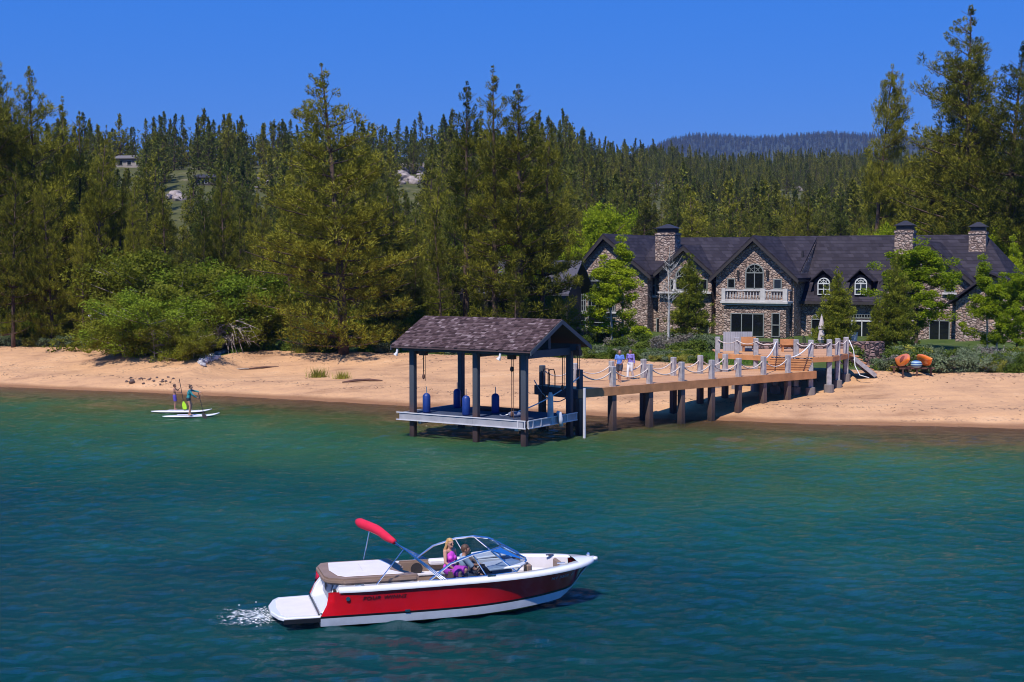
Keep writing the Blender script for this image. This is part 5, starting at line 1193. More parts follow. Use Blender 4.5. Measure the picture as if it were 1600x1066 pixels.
# ---- terrace furniture
ux = atY(1274, 520, 101); um = empty('patio_umbrella', (ux.x, 99, h1(ux.x, 99)), 0, 'closed beige patio umbrella beside the neat conifer', 'umbrella')
m_ = MB(); m_.tube([(0, 0, 0), (0, 0, 3.1)], .03, 6); m_.build('pole', M['post_grey'], um)
m_ = MB(); m_.tube([(0, 0, 1.1), (0, 0, 1.3), (0, 0, 2.0), (0, 0, 2.1), (0, 0, 3.0)], [.16, .27, .16, .24, .05], 10); m_.build('canopy', simple('beige_canvas', (.55, .45, .42), .9), um)
for k, (xp, lab) in enumerate(((1222, 'black iron chair on the terrace left of the umbrella, the one nearest the bay'), (1240, 'black iron chair between the other terrace chairs'), (1262, 'black iron chair on the terrace close to the umbrella'))):
    c0 = atY(xp, 540, 99); ch = empty('patio_chair', (c0.x, 99, h1(c0.x, 99) + .5), .5 * k, lab, 'chair', 'black iron chairs on the terrace')
    m_ = MB(); m_.box((0, 0, .45), (.5, .5, .05)); m_.build('seat', M['iron'], ch)
    m_ = MB(); m_.tube([(-.24, .24, .45), (-.24, .28, .9), (0, .3, 1.05), (.24, .28, .9), (.24, .24, .45)], .025, 5)
    for xx in (-.12, 0, .12): m_.tube([(xx, .26, .45), (xx, .29, .98)], .012, 4)
    m_.build('backrest', M['iron'], ch)
    for sx in (-.22, .22):
        for sy in (-.22, .22): m_ = MB(); m_.tube([(sx, sy, .45), (sx * 1.15, sy * 1.15, -.1)], .02, 5); m_.build('leg', M['iron'], ch)
m_ = MB(); m_.tube([(0, 0, 0), (0, 0, .5), (0, 0, .9)], [.22, .3, .34], 10); c0 = atY(1333, 530, 100); o_ = m_.build('planter', M['white_paint']); o_.location = (c0.x, 100, h1(c0.x, 100) + .7); tag(o_, 'white planter beside the white framed doors', 'planter')
m_ = MB(); m_.tube([(0, 0, 0), (0, 0, .3), (0, 0, .34)], [1.2, 1.2, 1.2], 20); c0 = ground(1038, 543); o_ = m_.build('stone_ring', M['trim_light']); o_.location = (c0.x, c0.y, c0.z); tag(o_, 'round pale stone fire ring on the lawn below the birch', 'fire pit')
m_ = MB(); m_.box((0, 0, .25), (2.6, .9, .4)); c0 = ground(992, 537); o_ = m_.build('stone_slab', M['trim_light'], None, bevel=.04); o_.location = c0; tag(o_, 'pale stone step on the lawn below the left leafy tree', 'step')
# ================================================================ BOAT
M['gel_white'] = simple('white_gelcoat', (0.80, 0.79, 0.80), .22, var=.03, coat=.5)
M['gel_red'] = simple('red_gelcoat', (0.72, 0.004, 0.014), .12, var=.04, coat=1.0, spec=.6)
M['black_trim'] = simple('black_stripe', (0.012, 0.012, 0.016), .3, coat=.3)
M['bottom'] = simple('white_bottom', (0.55, 0.57, 0.62), .3, var=.1)
M['yellow_line'] = simple('algae_waterline', (0.34, 0.36, 0.10), .6, var=.3)
M['tan_vinyl'] = simple('tan_vinyl', (0.25, 0.165, 0.12), .55, var=.1)
M['cream_vinyl'] = simple('cream_vinyl', (0.74, 0.68, 0.68), .5, var=.05)
M['liner'] = simple('cockpit_liner', (0.64, 0.58, 0.60), .4, var=.05)
M['grey_panel'] = simple('grey_panel', (0.33, 0.34, 0.40), .4)
M['chrome'] = simple('polished_steel', (0.70, 0.71, 0.74), .15, metal=1, var=.02)
M['canvas_red'] = simple('red_canvas', (0.66, 0.008, 0.045), .8, var=.12, bmp=.3, bscale=8)
M['dark_in'] = simple('dark_locker', (0.025, 0.02, 0.02), .6)
tg, n, b, o = mat_new('tinted_windshield'); n.nodes.remove(b)
t1_ = n.nodes.new('ShaderNodeBsdfTransparent'); t1_.inputs[0].default_value = (.50, .58, .66, 1); g1_ = n.nodes.new('ShaderNodeBsdfGlossy'); g1_.inputs['Roughness'].default_value = .02; g1_.inputs[0].default_value = (.8, .9, 1, 1)
f1_ = n.nodes.new('ShaderNodeFresnel'); f1_.inputs[0].default_value = 1.22; mx_ = n.nodes.new('ShaderNodeMixShader')
n.links.new(f1_.outputs[0], mx_.inputs[0]); n.links.new(t1_.outputs[0], mx_.inputs[1]); n.links.new(g1_.outputs[0], mx_.inputs[2]); n.links.new(mx_.outputs[0], o.inputs[0])
PSI = math.radians(14.5); fw = Vector((math.cos(PSI), math.sin(PSI), 0)); pt = Vector((-math.sin(PSI), math.cos(PSI), 0))
org = at(500, 980, 0) + pt * 1.0
BL = 6.9
boat = empty('motorboat', (org.x, org.y, 0.0), PSI, 'red and white open bow motorboat with folded red canopy and tan sun pad', 'motorboat')
boat.rotation_euler = (0, math.radians(-0.3), PSI)
def bg_(x): return 1.28 * (1 - max(0, (x - 3.3) / (BL - 3.3)) ** 2.5) ** .72 * (1 if x > 1 else .93 + .07 * x) + .015
def zs_(x): return .885 + .10 * (max(0, x) / BL) ** 1.6
def zk_(x): return -.36 + (zs_(BL) - .04 + .36) * max(0, (x - 4.1) / (BL - 4.1)) ** 2.1
def bc_(x): return max(0.012, 1.17 * (1 - min(1, max(0, (x - 3.0) / (BL - .30 - 3.0))) ** 2.2) ** .85)
def zc_(x): return max(.20 + .20 * max(0, (x - 1.8) / (BL - 1.8)) ** 2.0, zk_(x) + .01)
xs_ = [0.0 + BL * (q / 40.0) for q in range(41)]
def sect(x):
    g, c, zs, zc, zk = bg_(x), min(bc_(x), bg_(x)), zs_(x), min(zc_(x), zs_(x) - .05), min(zk_(x), zs_(x) - .06)
    m = c + (g - c) * .42; zm = zc + (zs - zc) * .5
    return dict(gun=(g, zs - .05), up=(c + (g - c) * .80, zc + (zs - zc) * .80), mid=(m, zm), ct=(c + .02 * (c > .05), min(zc + .085, zs - .045)), cs=(c, min(zc + .03, zs - .05)), lo=(c * .985, zc - min(.08, (zc - zk) * .6)), ll=(c * .97, zc - min(.16, (zc - zk) * .8)), keel=(0.0, zk))
def strip_(keys, name, mat, x0=0.0, sides=(-1, 1)):
    mb = MB(); 
    for sg in sides:
        vs_ = []; 
        for x in xs_:
            s = sect(x)
            for kk in keys:
                xx = x
                if x == 0.0:  # raked transom corner
                    h_ = s[kk][1]; xx = max(0, (h_ - .36)) * .75
                vs_.append((xx, sg * s[kk][0], s[kk][1]))
        k = len(keys); fs = [(i * k + j, (i + 1) * k + j, (i + 1) * k + j + 1, i * k + j + 1) for i in range(len(xs_) - 1) for j in range(k - 1)]
        mb.add(vs_, fs)
    return mb.build(name, mat, boat, smooth=True)
strip_(['gun', 'up', 'mid', 'ct'], 'red_hull', M['gel_red']); strip_(['ct', 'cs'], 'black_stripe', M['black_trim']); strip_(['cs', 'lo', 'll'], 'hull_bottom', M['bottom'])
strip_(['ll', 'keel'], 'waterline_band', M['yellow_line'])
mb = MB(); s_ = sect(0.0); mb.prism([(.01, -1.03, .33), (.01, -1.0, .30), (.01, -.95, .02), (.01, -.9, -.08), (.01, 0, -.36), (.01, .9, -.08), (.01, .95, .02), (.01, 1.0, .30), (.01, 1.03, .33)], (.03, 0, 0)); mb.build('stern_plate', M['bottom'], boat)
# gunwale cap, rub rail
mb = MB(); XO = .42
def inner(x): return max(0.0, bg_(x) - .24 - .10 * max(0, (x - 5.4)))
def capline(x, sg): return [(x, sg * (bg_(x) + .02), zs_(x) - .07), (x, sg * (bg_(x) + .03), zs_(x) - .01), (x, sg * (bg_(x) - .03), zs_(x) + .035), (x, sg * inner(x), zs_(x) + .04), (x, sg * max(0, inner(x) - .02), zs_(x) + .01)]
xc = [XO + (6.35 - XO) * q / 34 for q in range(35)]
for sg in (-1, 1):
    vs_ = [p for x in xc for p in capline(x, sg)]; mb.add(vs_, [(i * 5 + j, (i + 1) * 5 + j, (i + 1) * 5 + j + 1, i * 5 + j + 1) for i in range(34) for j in range(4)])
xf = [6.35 + (BL - 6.35) * q / 8 for q in range(9)]
vs_ = []
for x in xf: vs_ += [(x, -(bg_(x) + .02), zs_(x) - .07), (x, -(bg_(x) + .03), zs_(x) - .01), (x, -max(0, bg_(x) - .03), zs_(x) + .035), (x, 0, zs_(x) + .065), (x, max(0, bg_(x) - .03), zs_(x) + .035), (x, bg_(x) + .03, zs_(x) - .01), (x, bg_(x) + .02, zs_(x) - .07)]
mb.add(vs_, [(i * 7 + j, (i + 1) * 7 + j, (i + 1) * 7 + j + 1, i * 7 + j + 1) for i in range(8) for j in range(6)])
mb.box((BL + .02, 0, zs_(BL) - .01), (.10, .12, .10)); mb.build('deck_cap', M['gel_white'], boat, smooth=True)
# liner walls + floor
mb = MB()
for sg in (-1, 1):
    xs2 = [2.0 + (6.3 - 2.0) * q / 24 for q in range(25)]
    vs_ = [];
    for x in xs2:
        zf = .34 if x < 4.6 else .56; cl_ = max(0, bc_(x) - .10 + (.0 if x < 4.6 else .10 * (x - 4.6) * 0)); vs_ += [(x, sg * max(0, inner(x) - .02), zs_(x) + .01), (x, sg * max(0, min(inner(x) - .06, cl_)), zf)]
    mb.add(vs_, [(i * 2, i * 2 + 1, i * 2 + 3, i * 2 + 2) for i in range(24)])
mb.build('liner', M['liner'], boat)
mb = MB(); mb.prism([(1.0, -1.0, .34), (2.8, -1.0, .34), (4.6, -.70, .34), (4.6, .70, .34), (2.8, 1.0, .34), (1.0, 1.0, .34)], (0, 0, .015)); mb.prism([(4.6, -.68, .55), (5.4, -.45, .55), (6.15, -.10, .55), (6.15, .10, .55), (5.4, .45, .55), (4.6, .68, .55)], (0, 0, .015)); mb.build('cockpit_floor', M['liner'], boat)
# swim platform
mb = MB(); pl = [(.02, -1.08), (-.78, -1.03), (-.93, -.80), (-1.06, -.3), (-1.06, .3), (-.93, .80), (-.78, 1.03), (.02, 1.08)]
mb.prism([(p[0], p[1], .17) for p in pl], (0, 0, .10)); mb.build('swim_platform', M['gel_white'], boat, bevel=.02)
mb = MB(); pl2 = [(-.06, -.95), (-.74, -.92), (-.86, -.7), (-.9, 0), (-.86, .7), (-.74, .92), (-.06, .95)]; mb.prism([(p[0], p[1], .272) for p in pl2], (0, 0, .006)); mb.build('platform_mat', M['cream_vinyl'], boat)
mb = MB(); mb.box((-.4, -1.075, .185), (.84, .03, .10)); mb.box((-.02, 0, .29), (.03, 2.0, .03)); mb.build('platform_trim', M['black_trim'], boat)
# transom: sloping white moulding with grey panels
mb = MB(); mb.prism([(0.0, -1.0, .30), (.0, -1.0, .18), (.9, -1.0, .30), (.9, -1.0, .90), (.46, -1.0, .92), (.30, -1.0, .55)], (0, .28, 0)); mb.prism([(0.0, 1.0, .30), (.0, 1.0, .18), (.9, 1.0, .30), (.9, 1.0, .95), (.40, 1.0, .93), (.10, 1.0, .55)], (0, -.22, 0))
mb.prism([(0.02, -.72, .30), (.02, -.72, .18), (.95, -.72, .30), (.95, -.72, .93), (.38, -.72, .93), (.26, -.72, .50)], (0, 1.62, 0)); mb.build('transom', M['gel_white'], boat, bevel=.015)
def tp_(u): return (.26 + .12 * u - .012, .50 + .43 * u)
mb = MB()
for ya, yb2 in ((-.62, -.10), (-.02, .48)):
    (xa, za), (xb_, zb2) = tp_(.06), tp_(.86); mb.prism([(xa - .004, ya, za), (xa - .004, yb2, za), (xb_ - .004, yb2, zb2), (xb_ - .004, ya, zb2)], (-.012, 0, 0))
mb.build('transom_panel', M['grey_panel'], boat)
mb = MB(); mb.box((.285, -.30, .56), (.02, .16, .09)); mb.build('warning_label', simple('label_red', (.6, .02, .05), .5), boat)
mb = MB(); mb.box((.272, .05, .66), (.03, .04, .24)); mb.build('grab_handle', M['dark_in'], boat)
mb = MB(); mb.box((.36, -.86, .76), (.05, .22, .10)); mb.build('vent', M['dark_in'], boat)
# sun pad
def rbox(mb, x0, x1, y0, y1, z0, z1, r=.06, n_=3):
    mb.box(((x0 + x1) / 2, (y0 + y1) / 2, (z0 + z1) / 2), (x1 - x0, y1 - y0, z1 - z0))
mb = MB(); mb.prism([(.22, -.80, .92), (.12, -.55, .92), (.10, .6, .92), (.22, .92, .92), (.5, 1.0, .92), (1.95, .98, .92), (2.15, .2, .92), (2.02, -.3, .92), (2.35, -.85, .92), (2.3, -.98, .92), (.55, -.98, .92)], (0, 0, .15)); mb.build('sun_pad', M['tan_vinyl'], boat, bevel=.045, seg=2)
mb = MB(); mb.prism([(.46, -.62, 1.074), (.34, 0, 1.074), (.42, .80, 1.074), (1.72, .82, 1.074), (1.86, .15, 1.074), (1.72, -.32, 1.074), (2.0, -.80, 1.074), (.62, -.80, 1.074)], (0, 0, .015)); mb.build('sun_pad_insert', M['cream_vinyl'], boat, bevel=.008)
mb = MB(); mb.box((1.1, .05, 1.092), (.012, .8, .006)); mb.build('seam', M['liner'], boat)
mb = MB(); mb.prism([(.8, -.97, .34), (1.9, -.97, .34), (1.9, .97, .34), (.8, .97, .34)], (0, 0, .575)); mb.build('engine_box', M['gel_white'], boat)
# seats
def seat(name, boxes, parent=boat):
    s_ = None
    for i, (c, sz, mt, nm) in enumerate(boxes):
        m_ = MB(); m_.box(c, sz); q_ = m_.build(name if i == 0 else nm, M[mt], parent if i == 0 else s_, bevel=.04, seg=2); s_ = s_ or q_
    return s_
seat('port_bench', [((2.9, .80, .50), (1.5, .46, .32), 'tan_vinyl', ''), ((2.8, .98, .82), (1.3, .12, .34), 'tan_vinyl', 'backrest'), ((3.0, .80, .68), (1.1, .42, .06), 'cream_vinyl', 'cushion')])
seat('aft_bench', [((2.15, .3, .52), (.34, 1.1, .34), 'tan_vinyl', ''), ((2.2, .3, .73), (.30, 1.0, .06), 'cream_vinyl', 'cushion')])
seat('passenger_seat', [((3.65, .62, .54), (.55, .55, .40), 'cream_vinyl', ''), ((3.92, .62, .88), (.14, .55, .36), 'tan_vinyl', 'backrest')])
seat('helm_seat', [((3.45, -.56, .54), (.55, .58, .38), 'cream_vinyl', ''), ((3.14, -.56, .86), (.16, .58, .46), 'tan_vinyl', 'backrest'), ((3.20, -.56, .90), (.10, .46, .34), 'cream_vinyl', 'back_cushion')])
mb = MB(); mb.box((2.62, -.92, .62), (.75, .10, .50)); mb.build('side_panel', M['cream_vinyl'], boat, bevel=.03)
mb = MB(); mb.tube([(2.58, .742, .82), (2.58, .732, .82)], [.15, .15], 16); mb.box((2.95, .71, .86), (.02, .01, .02)); mb.build('speaker', M['dark_in'], boat)
mb = MB(); mb.box((3.02, .72, .52), (.62, .02, .24)); mb.build('locker', M['dark_in'], boat)
mb = MB(); mb.box((3.5, .86, .95), (1.2, .22, .14)); mb.build('arm_rest', M['cream_vinyl'], boat, bevel=.04)
mb = MB(); mb.prism([(4.03, -.80, .70), (4.03, -.24, .35), (4.62, -.24, .35), (4.62, -.70, .75), (4.62, -.24, 1.06), (4.03, -.24, 1.06)], (0, -.001, 0)) if False else mb.box((4.32, -.47, .90), (.60, .50, .32)); mb.box((4.32, .52, .90), (.60, .36, .32)); mb.box((4.32, -.44, .60), (.56, .36, .5)); mb.box((4.32, .50, .60), (.56, .28, .5)); mb.prism([(4.0, -1.0, 1.04), (4.0, -.22, 1.04), (4.75, -.22, 1.10), (4.95, -.75, 1.10), (4.75, -1.02, 1.10)], (0, 0, .06)); mb.prism([(4.0, 1.0, 1.04), (4.75, 1.02, 1.10), (4.95, .75, 1.10), (4.75, .34, 1.10), (4.0, .34, 1.04)], (0, 0, .06)); mb.build('console', M['gel_white'], boat, bevel=.02)
mb = MB(); mb.box((4.02, -.56, 1.02), (.18, .5, .12)); mb.build('instrument_panel', M['dark_in'], boat)
sw = MB(); c0 = Vector((3.86, -.56, .99)); ax = Vector((-.75, 0, .66)).normalized(); a_, b2_, _ = frame_from(ax)
sw.tube([c0 + (a_ * math.cos(2 * PI * q / 18) + b2_ * math.sin(2 * PI * q / 18)) * .17 for q in range(19)], .016, 6)
for q in range(3): an = 2 * PI * q / 3 + .5; sw.tube([c0, c0 + (a_ * math.cos(an) + b2_ * math.sin(an)) * .17], .012, 5)
sw.tube([c0, c0 - ax * .16], .03, 8); sw.build('steering_wheel', M['dark_in'], boat)
# bow cushions
mb = MB()
for sg in (-1, 1): mb.prism([(4.95, sg * .62, .56), (4.95, sg * .36, .56), (5.6, sg * .18, .56), (6.1, sg * .05, .56), (6.0, sg * .14, .56), (5.5, sg * .40, .56)], (0, 0, .20))
mb.build('bow_seat', M['cream_vinyl'], boat, bevel=.02)
mb = MB(); mb.prism([(4.98, -.74, .76), (4.98, -.40, .76), (5.12, -.38, .76), (5.12, -.70, .76)], (0, 0, .32)); mb.build('bow_backrest', M['tan_vinyl'], boat, bevel=.03)
mb = MB(); mb.prism([(4.98, .74, .76), (5.12, .70, .76), (5.12, .38, .76), (4.98, .40, .76)], (0, 0, .32)); mb.build('bow_backrest', M['tan_vinyl'], boat, bevel=.03)
mb = MB(); mb.box((5.95, 0, .86), (.10, .46, .30)); mb.build('bow_pillow', M['tan_vinyl'], boat, bevel=.03)
# windshield
def wf(y, s): return None
for sg, nm in ((-1, 'starboard'), (1, 'port')):
    T = [(2.55, sg * 1.08, zs_(2.5) + .04), (3.05, sg * 1.06, 1.30), (3.6, sg * 1.0, 1.47), (4.05, sg * .88, 1.52), (4.35, sg * .58, 1.52), (4.42, sg * .30, 1.52)]
    Bs = [(2.55, sg * 1.08, zs_(2.5) + .03), (3.2, sg * 1.10, zs_(3.2) + .04), (3.9, sg * 1.09, zs_(3.9) + .04), (4.65, sg * 1.0, zs_(4.6) + .06), (5.0, sg * .62, 1.17), (5.05, sg * .30, 1.17)]
    fm = MB(); fm.tube(T, .028, 6); fm.tube(Bs, .02, 6)
    for i in (3, 5): fm.tube([T[i], Bs[i]], .022, 6)
    fm.tube([T[2], Bs[2]], .014, 5)
    fr_ = fm.build('windshield_frame', M['chrome'], boat)
    gl_ = MB(); 
    for i in range(5):
        gl_.add([T[i], Bs[i], Bs[i + 1], T[i + 1]], [(0, 1, 2, 3)] if i else [(0, 2, 3)])
    gl_.build('windshield_glass', tg, fr_)
mb = MB(); mb.tube([(4.42, -.30, 1.52), (4.42, .30, 1.52)], .024, 6); mb.build('walk_through_bar', M['chrome'], boat)
# bimini: rolled red canvas on folded frames
mb = MB(); c = []
for q in range(11):
    y = -1.12 + 2.3 * q / 10; c.append((1.72 - .52 * (q / 10) - .02 * math.sin(q), y, 1.90 + .08 * q / 10 + .05 * math.sin(PI * q / 10)))
mb.tube([(p[0], p[1], p[2]) for p in c], [.06, .085, .10, .10, .105, .11, .11, .115, .115, .115, .08], 12); mb.build('canopy', M['canvas_red'], boat, smooth=True)
for sg in (-1, 1):
    mb = MB()
    for dx in (0, .06, .12): mb.tube([(2.95 - dx, sg * 1.14, zs_(3.1) + .03), (1.55 - dx * .5 - sg * .24, sg * 1.13, 1.84 + dx * .5)], .016, 6)
    mb.tube([(1.72 - sg * .24, sg * 1.12, 1.74), (1.30, sg * 1.10, zs_(1.6) + .03)], .016, 6)
    mb.build('canopy_frame', M['chrome'], boat)
# cleats, bow light, hull lettering
mb = MB()
for x, y in ((.9, -1.13), (5.9, -.50), (5.9, .5), (.9, 1.13), (4.0, -1.2)): mb = MB(); mb.box((x, y, zs_(x) + .065), (.20, .035, .03)); mb.box((x, y, zs_(x) + .045), (.07, .03, .03)); mb.build('cleat', M['chrome'], boat)
mb = MB(); mb.ell((6.75, 0, zs_(6.8) + .11), (.05, .04, .05), 8, 6); mb.build('bow_light', M['chrome'], boat)
def hull_pt(x, u):
    """point on the starboard topside, u = 0 at the stripe .. 1 at the gunwale"""
    s = sect(x); ks = [s['ct'], s['mid'], s['up'], s['gun']]; uu = [0, .5, .8, 1.0]
    for i in range(3):
        if u <= uu[i + 1]:
            k = (u - uu[i]) / (uu[i + 1] - uu[i]); return Vector((x, -(ks[i][0] + (ks[i + 1][0] - ks[i][0]) * k), ks[i][1] + (ks[i + 1][1] - ks[i][1]) * k))
def lettering(text, x0, u0, size, stretch, mat, name, shear=.25):
    cu = bpy.data.curves.new(name, 'FONT'); cu.body = text; cu.size = size; cu.shear = shear; cu.extrude = .002; cu.space_character = 1.12; cu.resolution_u = 3
    to = bpy.data.objects.new(name, cu); COL.objects.link(to); dg = bpy.context.evaluated_depsgraph_get(); me = bpy.data.meshes.new_from_object(to.evaluated_get(dg)); bpy.data.objects.remove(to)
    for v in me.vertices:
        lx, ly, lz = v.co; p = hull_pt(x0 + lx * stretch, u0); q_ = hull_pt(x0 + lx * stretch, u0 + .1); up = (q_ - p).normalized()
        nrm = Vector((1, 0, 0)).cross(up); nrm = nrm if nrm.y < 0 else -nrm; v.co = p + up * ly + nrm * (.006 + lz)
    me.materials.clear(); me.materials.append(mat); return link(bpy.data.objects.new(name, me), boat)
lettering('FOUR WINNS', .95, .60, .13, 1.15, M['black_trim'], 'name_lettering')
lettering('NV 8307 V', 5.55, .62, .13, .95, simple('reg_grey', (.42, .36, .42), .5), 'registration_number', 0)
sp = MB(); s0 = hull_pt(.62, .68); sp.tube([s0 + Vector((0, .03, 0)), s0 + Vector((0, -.02, 0))], [.05, .05], 10); s0 = hull_pt(2.0, .02); sp.box(s0, (.12, .02, .05)); sp.build('hull_fitting', M['chrome'], boat)
# wake bubbles at the platform
rs = np.random.RandomState(81); fo = MB()
for k in range(120):
    a = rs.normal(0, 1, 2); r_ = rs.uniform(.003, .011); q = org - fw * (1.05 + abs(a[0]) * .30) + pt * (.15 + a[1] * .42); fo.ell((q.x, q.y, rs.uniform(-.01, .05) ** 1 + .02), (r_ * 2.6, r_ * 2.0, r_), 6, 4)
tag(fo.build('splash', simple('white_foam', (.8, .82, .84), .6, var=.03)), 'small white splash of foam behind the swim platform', kind='stuff')

fmt, n, b, o = mat_new('foam_film'); fv = noise(n, coords(n, 'Object', (1, 1.6, 1)), 7, 6, .75); rr = n.nodes.new('ShaderNodeVectorMath'); rr.operation = 'LENGTH'; n.links.new(coords(n), rr.inputs[0])
b.inputs['Base Color'].default_value = (.75, .8, .82, 1); b.inputs['Roughness'].default_value = .6
n.links.new(mth(n, 'MULTIPLY', mth(n, 'SUBTRACT', mth(n, 'SUBTRACT', fv, mth(n, 'MULTIPLY', rr.outputs['Value'], .16)), .40), 6.0, clamp=True), b.inputs['Alpha'])
gx_ = np.linspace(-1.1, 1.1, 40); GX, GY = np.meshgrid(gx_, gx_ * .8); q = org - fw * 1.30 + pt * .25
me = mesh_np('foam', np.stack([GX, GY, waves(GX + q.x, GY + q.y) * .8 + .035], -1).reshape(-1, 3), grid_faces(40, 40), fmt, True); o_ = link(bpy.data.objects.new('wake_foam', me)); o_.location = (q.x, q.y, 0)
tag(o_, 'thin white foam spreading on the water behind the swim platform', kind='stuff')
# ================================================================ PEOPLE
M['skin'] = simple('skin', (0.52, 0.27, 0.18), .5, var=.06); M['skin2'] = simple('tanned_skin', (0.40, 0.19, 0.12), .5, var=.06)
def bake(mb, voxel, name, mat, parent, smooth=3):
    me = bpy.data.meshes.new('tmp'); me.from_pydata(mb.v, [], mb.f)
    bm = bmesh.new(); bm.from_mesh(me); bmesh.ops.recalc_face_normals(bm, faces=bm.faces); bm.to_mesh(me); bm.free()
    ob = bpy.data.objects.new('tmp', me); COL.objects.link(ob)
    m_ = ob.modifiers.new('r', 'REMESH'); m_.mode = 'VOXEL'; m_.voxel_size = voxel; m_.use_smooth_shade = True
    s_ = ob.modifiers.new('s', 'SMOOTH'); s_.factor = .5; s_.iterations = smooth
    dg = bpy.context.evaluated_depsgraph_get(); nm = bpy.data.meshes.new_from_object(ob.evaluated_get(dg)); bpy.data.objects.remove(ob)
    nm.materials.clear(); nm.materials.append(mat); nm.polygons.foreach_set('use_smooth', [True] * len(nm.polygons))
    return link(bpy.data.objects.new(name, nm), parent)
def basis(up, side):
    up = Vector(up).normalized(); side = Vector(side); side = (side - up * side.dot(up)).normalized(); f = side.cross(up).normalized()
    return Matrix((f, side, up)).transposed()
def hand(mb, W, d, nrm, left, curl=.5, s=1.0):
    d = Vector(d).normalized(); nrm = Vector(nrm); nrm = (nrm - d * nrm.dot(d)).normalized(); lat = d.cross(nrm).normalized() * (1 if left else -1)
    Mx = Matrix((d, lat, nrm)).transposed(); mb.ell(W + d * .045 * s, (.052 * s, .040 * s, .017 * s), 10, 6, Mx)
    for i, ln in enumerate((.070, .080, .074, .058)):
        r0 = W + d * .085 * s + lat * ((1.5 - i) * .020 * s); a1 = curl * .9; a2 = curl * 2.0
        p1 = r0 + (d * math.cos(a1) + nrm * math.sin(a1)) * ln * .55 * s; p2 = p1 + (d * math.cos(a2) + nrm * math.sin(a2)) * ln * .5 * s
        mb.tube([r0 - d * .02, r0, p1, p2], [.0095 * s, .0095 * s, .0088 * s, .0075 * s], 6)
    t0 = W + d * .025 * s + lat * .03 * s; mb.tube([t0, t0 + (d * .6 + lat * .7 + nrm * .2) * .04 * s, t0 + (d * .95 + lat * .55 + nrm * .5) * .07 * s], [.012 * s, .011 * s, .009 * s], 6)
def person(name_loc, rz, J, label, skin, clothes, hair, female=False, s=1.0, parent_scale=1.0, curl=.5, group=None):
    e = empty('person', name_loc, rz, label, 'person', group); e.scale = (s, s, s)
    V3 = {k: Vector(v) for k, v in J.items()}
    P, C, N, H = V3['pelvis'], V3['chest'], V3['neck'], V3['head']
    side = (V3['shl'] - V3['shr']).normalized(); hs_ = (V3['hil'] - V3['hir']).normalized()
    up1 = (C - P).normalized(); Bt_, Bp_ = basis(N - C, side), basis(up1, hs_); fwd = V3.get('face', Vector((1, 0, 0)))
    Bh = basis(H - N + Vector((0, 0, .25)), Vector((0, 0, 1)).cross(fwd)); fwd = Bh @ Vector((1, 0, 0)); uph = Bh @ Vector((0, 0, 1)); sdh = Bh @ Vector((0, 1, 0))
    wd = .92 if female else 1.0
    b_ = MB(); b_.ell(P, (.105, .165, .125), 14, 10, Bp_); b_.ell(P.lerp(C, .5), (.092, .130 * wd, .14), 14, 10, Bp_); b_.ell(C, (.108, .165 * wd, .165), 14, 10, Bt_)
    if female: b_.ell(C + Bt_ @ Vector((.085, .07, -.02)), (.055, .06, .055), 10, 8); b_.ell(C + Bt_ @ Vector((.085, -.07, -.02)), (.055, .06, .055), 10, 8)
    b_.tube([V3['shl'] - side * .02, C.lerp(N, .62) + side * .05, C.lerp(N, .62) - side * .05, V3['shr'] + side * .02], [.052, .068, .068, .052], 10)
    b_.tube([C.lerp(N, .4), N, H - uph * .05], [.07, .052, .05], 10)
    b_.ell(H, (.096, .076, .112), 16, 12, Bh); b_.ell(H + fwd * .03 - uph * .065, (.062, .052, .05), 12, 8, Bh)
    b_.tube([H + fwd * .085 + uph * .015, H + fwd * .112 - uph * .022, H + fwd * .088 - uph * .034], [.010, .016, .010], 6)
    for sg in (-1, 1): b_.ell(H + sdh * (.078 * sg) - uph * .01 - fwd * .01, (.022, .012, .032), 8, 6, Bh)
    b_.ell(H + fwd * .088 - uph * .060, (.012, .026, .009), 8, 6, Bh)
    for q in 'lr':
        S, E, W = V3['sh' + q], V3['el' + q], V3['wr' + q]; b_.tube([S, S.lerp(E, .3), E, E.lerp(W, .3), W], [.050, .047, .037, .038, .025], 10); b_.ell(S, (.054,) * 3, 10, 8); b_.ell(E, (.037,) * 3, 8, 6)
        hd = V3.get('hd' + q, W - E); hand(b_, W, hd, V3.get('hn' + q, -side if q == 'l' else side), q == 'l', curl)
        Hp, K, A = V3['hi' + q], V3['kn' + q], V3['an' + q]; b_.tube([Hp, Hp.lerp(K, .35), K, K.lerp(A, .3), A], [.088, .080, .053, .054, .036], 12); b_.ell(K, (.054,) * 3, 10, 8)
        ft = V3.get('ft' + q, Vector((1, 0, 0))); fd = Vector((ft.x, ft.y, ft.z)).normalized(); Fb = basis(Vector((0, 0, 1)) if abs(fd.z) < .8 else Vector((1, 0, 0)), Vector((0, 0, 1)).cross(fd) if abs(fd.z) < .8 else side)
        b_.ell(A + fd * .055 - Vector((0, 0, .032)), (.125, .045, .034), 12, 8, Fb); b_.ell(A - Vector((0, 0, .02)), (.045, .04, .045), 8, 6)
    bo_ = bake(b_, .0085, 'body', skin, e, 2)
    ey = MB()
    for sg in (-1, 1): ey.ell(H + fwd * .084 + sdh * (.031 * sg) + uph * .006, (.010, .015, .009), 8, 6, Bh)
    if 'sunglasses' in clothes:
        for sg in (-1, 1): ey.ell(H + fwd * .090 + sdh * (.034 * sg) + uph * .008, (.010, .027, .019), 8, 6, Bh); ey.tube([H + fwd * .088 + sdh * (.055 * sg) + uph * .01, H + sdh * (.08 * sg)], .004, 4)
        ey.tube([H + fwd * .097 - sdh * .01, H + fwd * .097 + sdh * .01], .004, 4)
    ey.build('sunglasses' if 'sunglasses' in clothes else 'eyes', M['black_trim'], e)
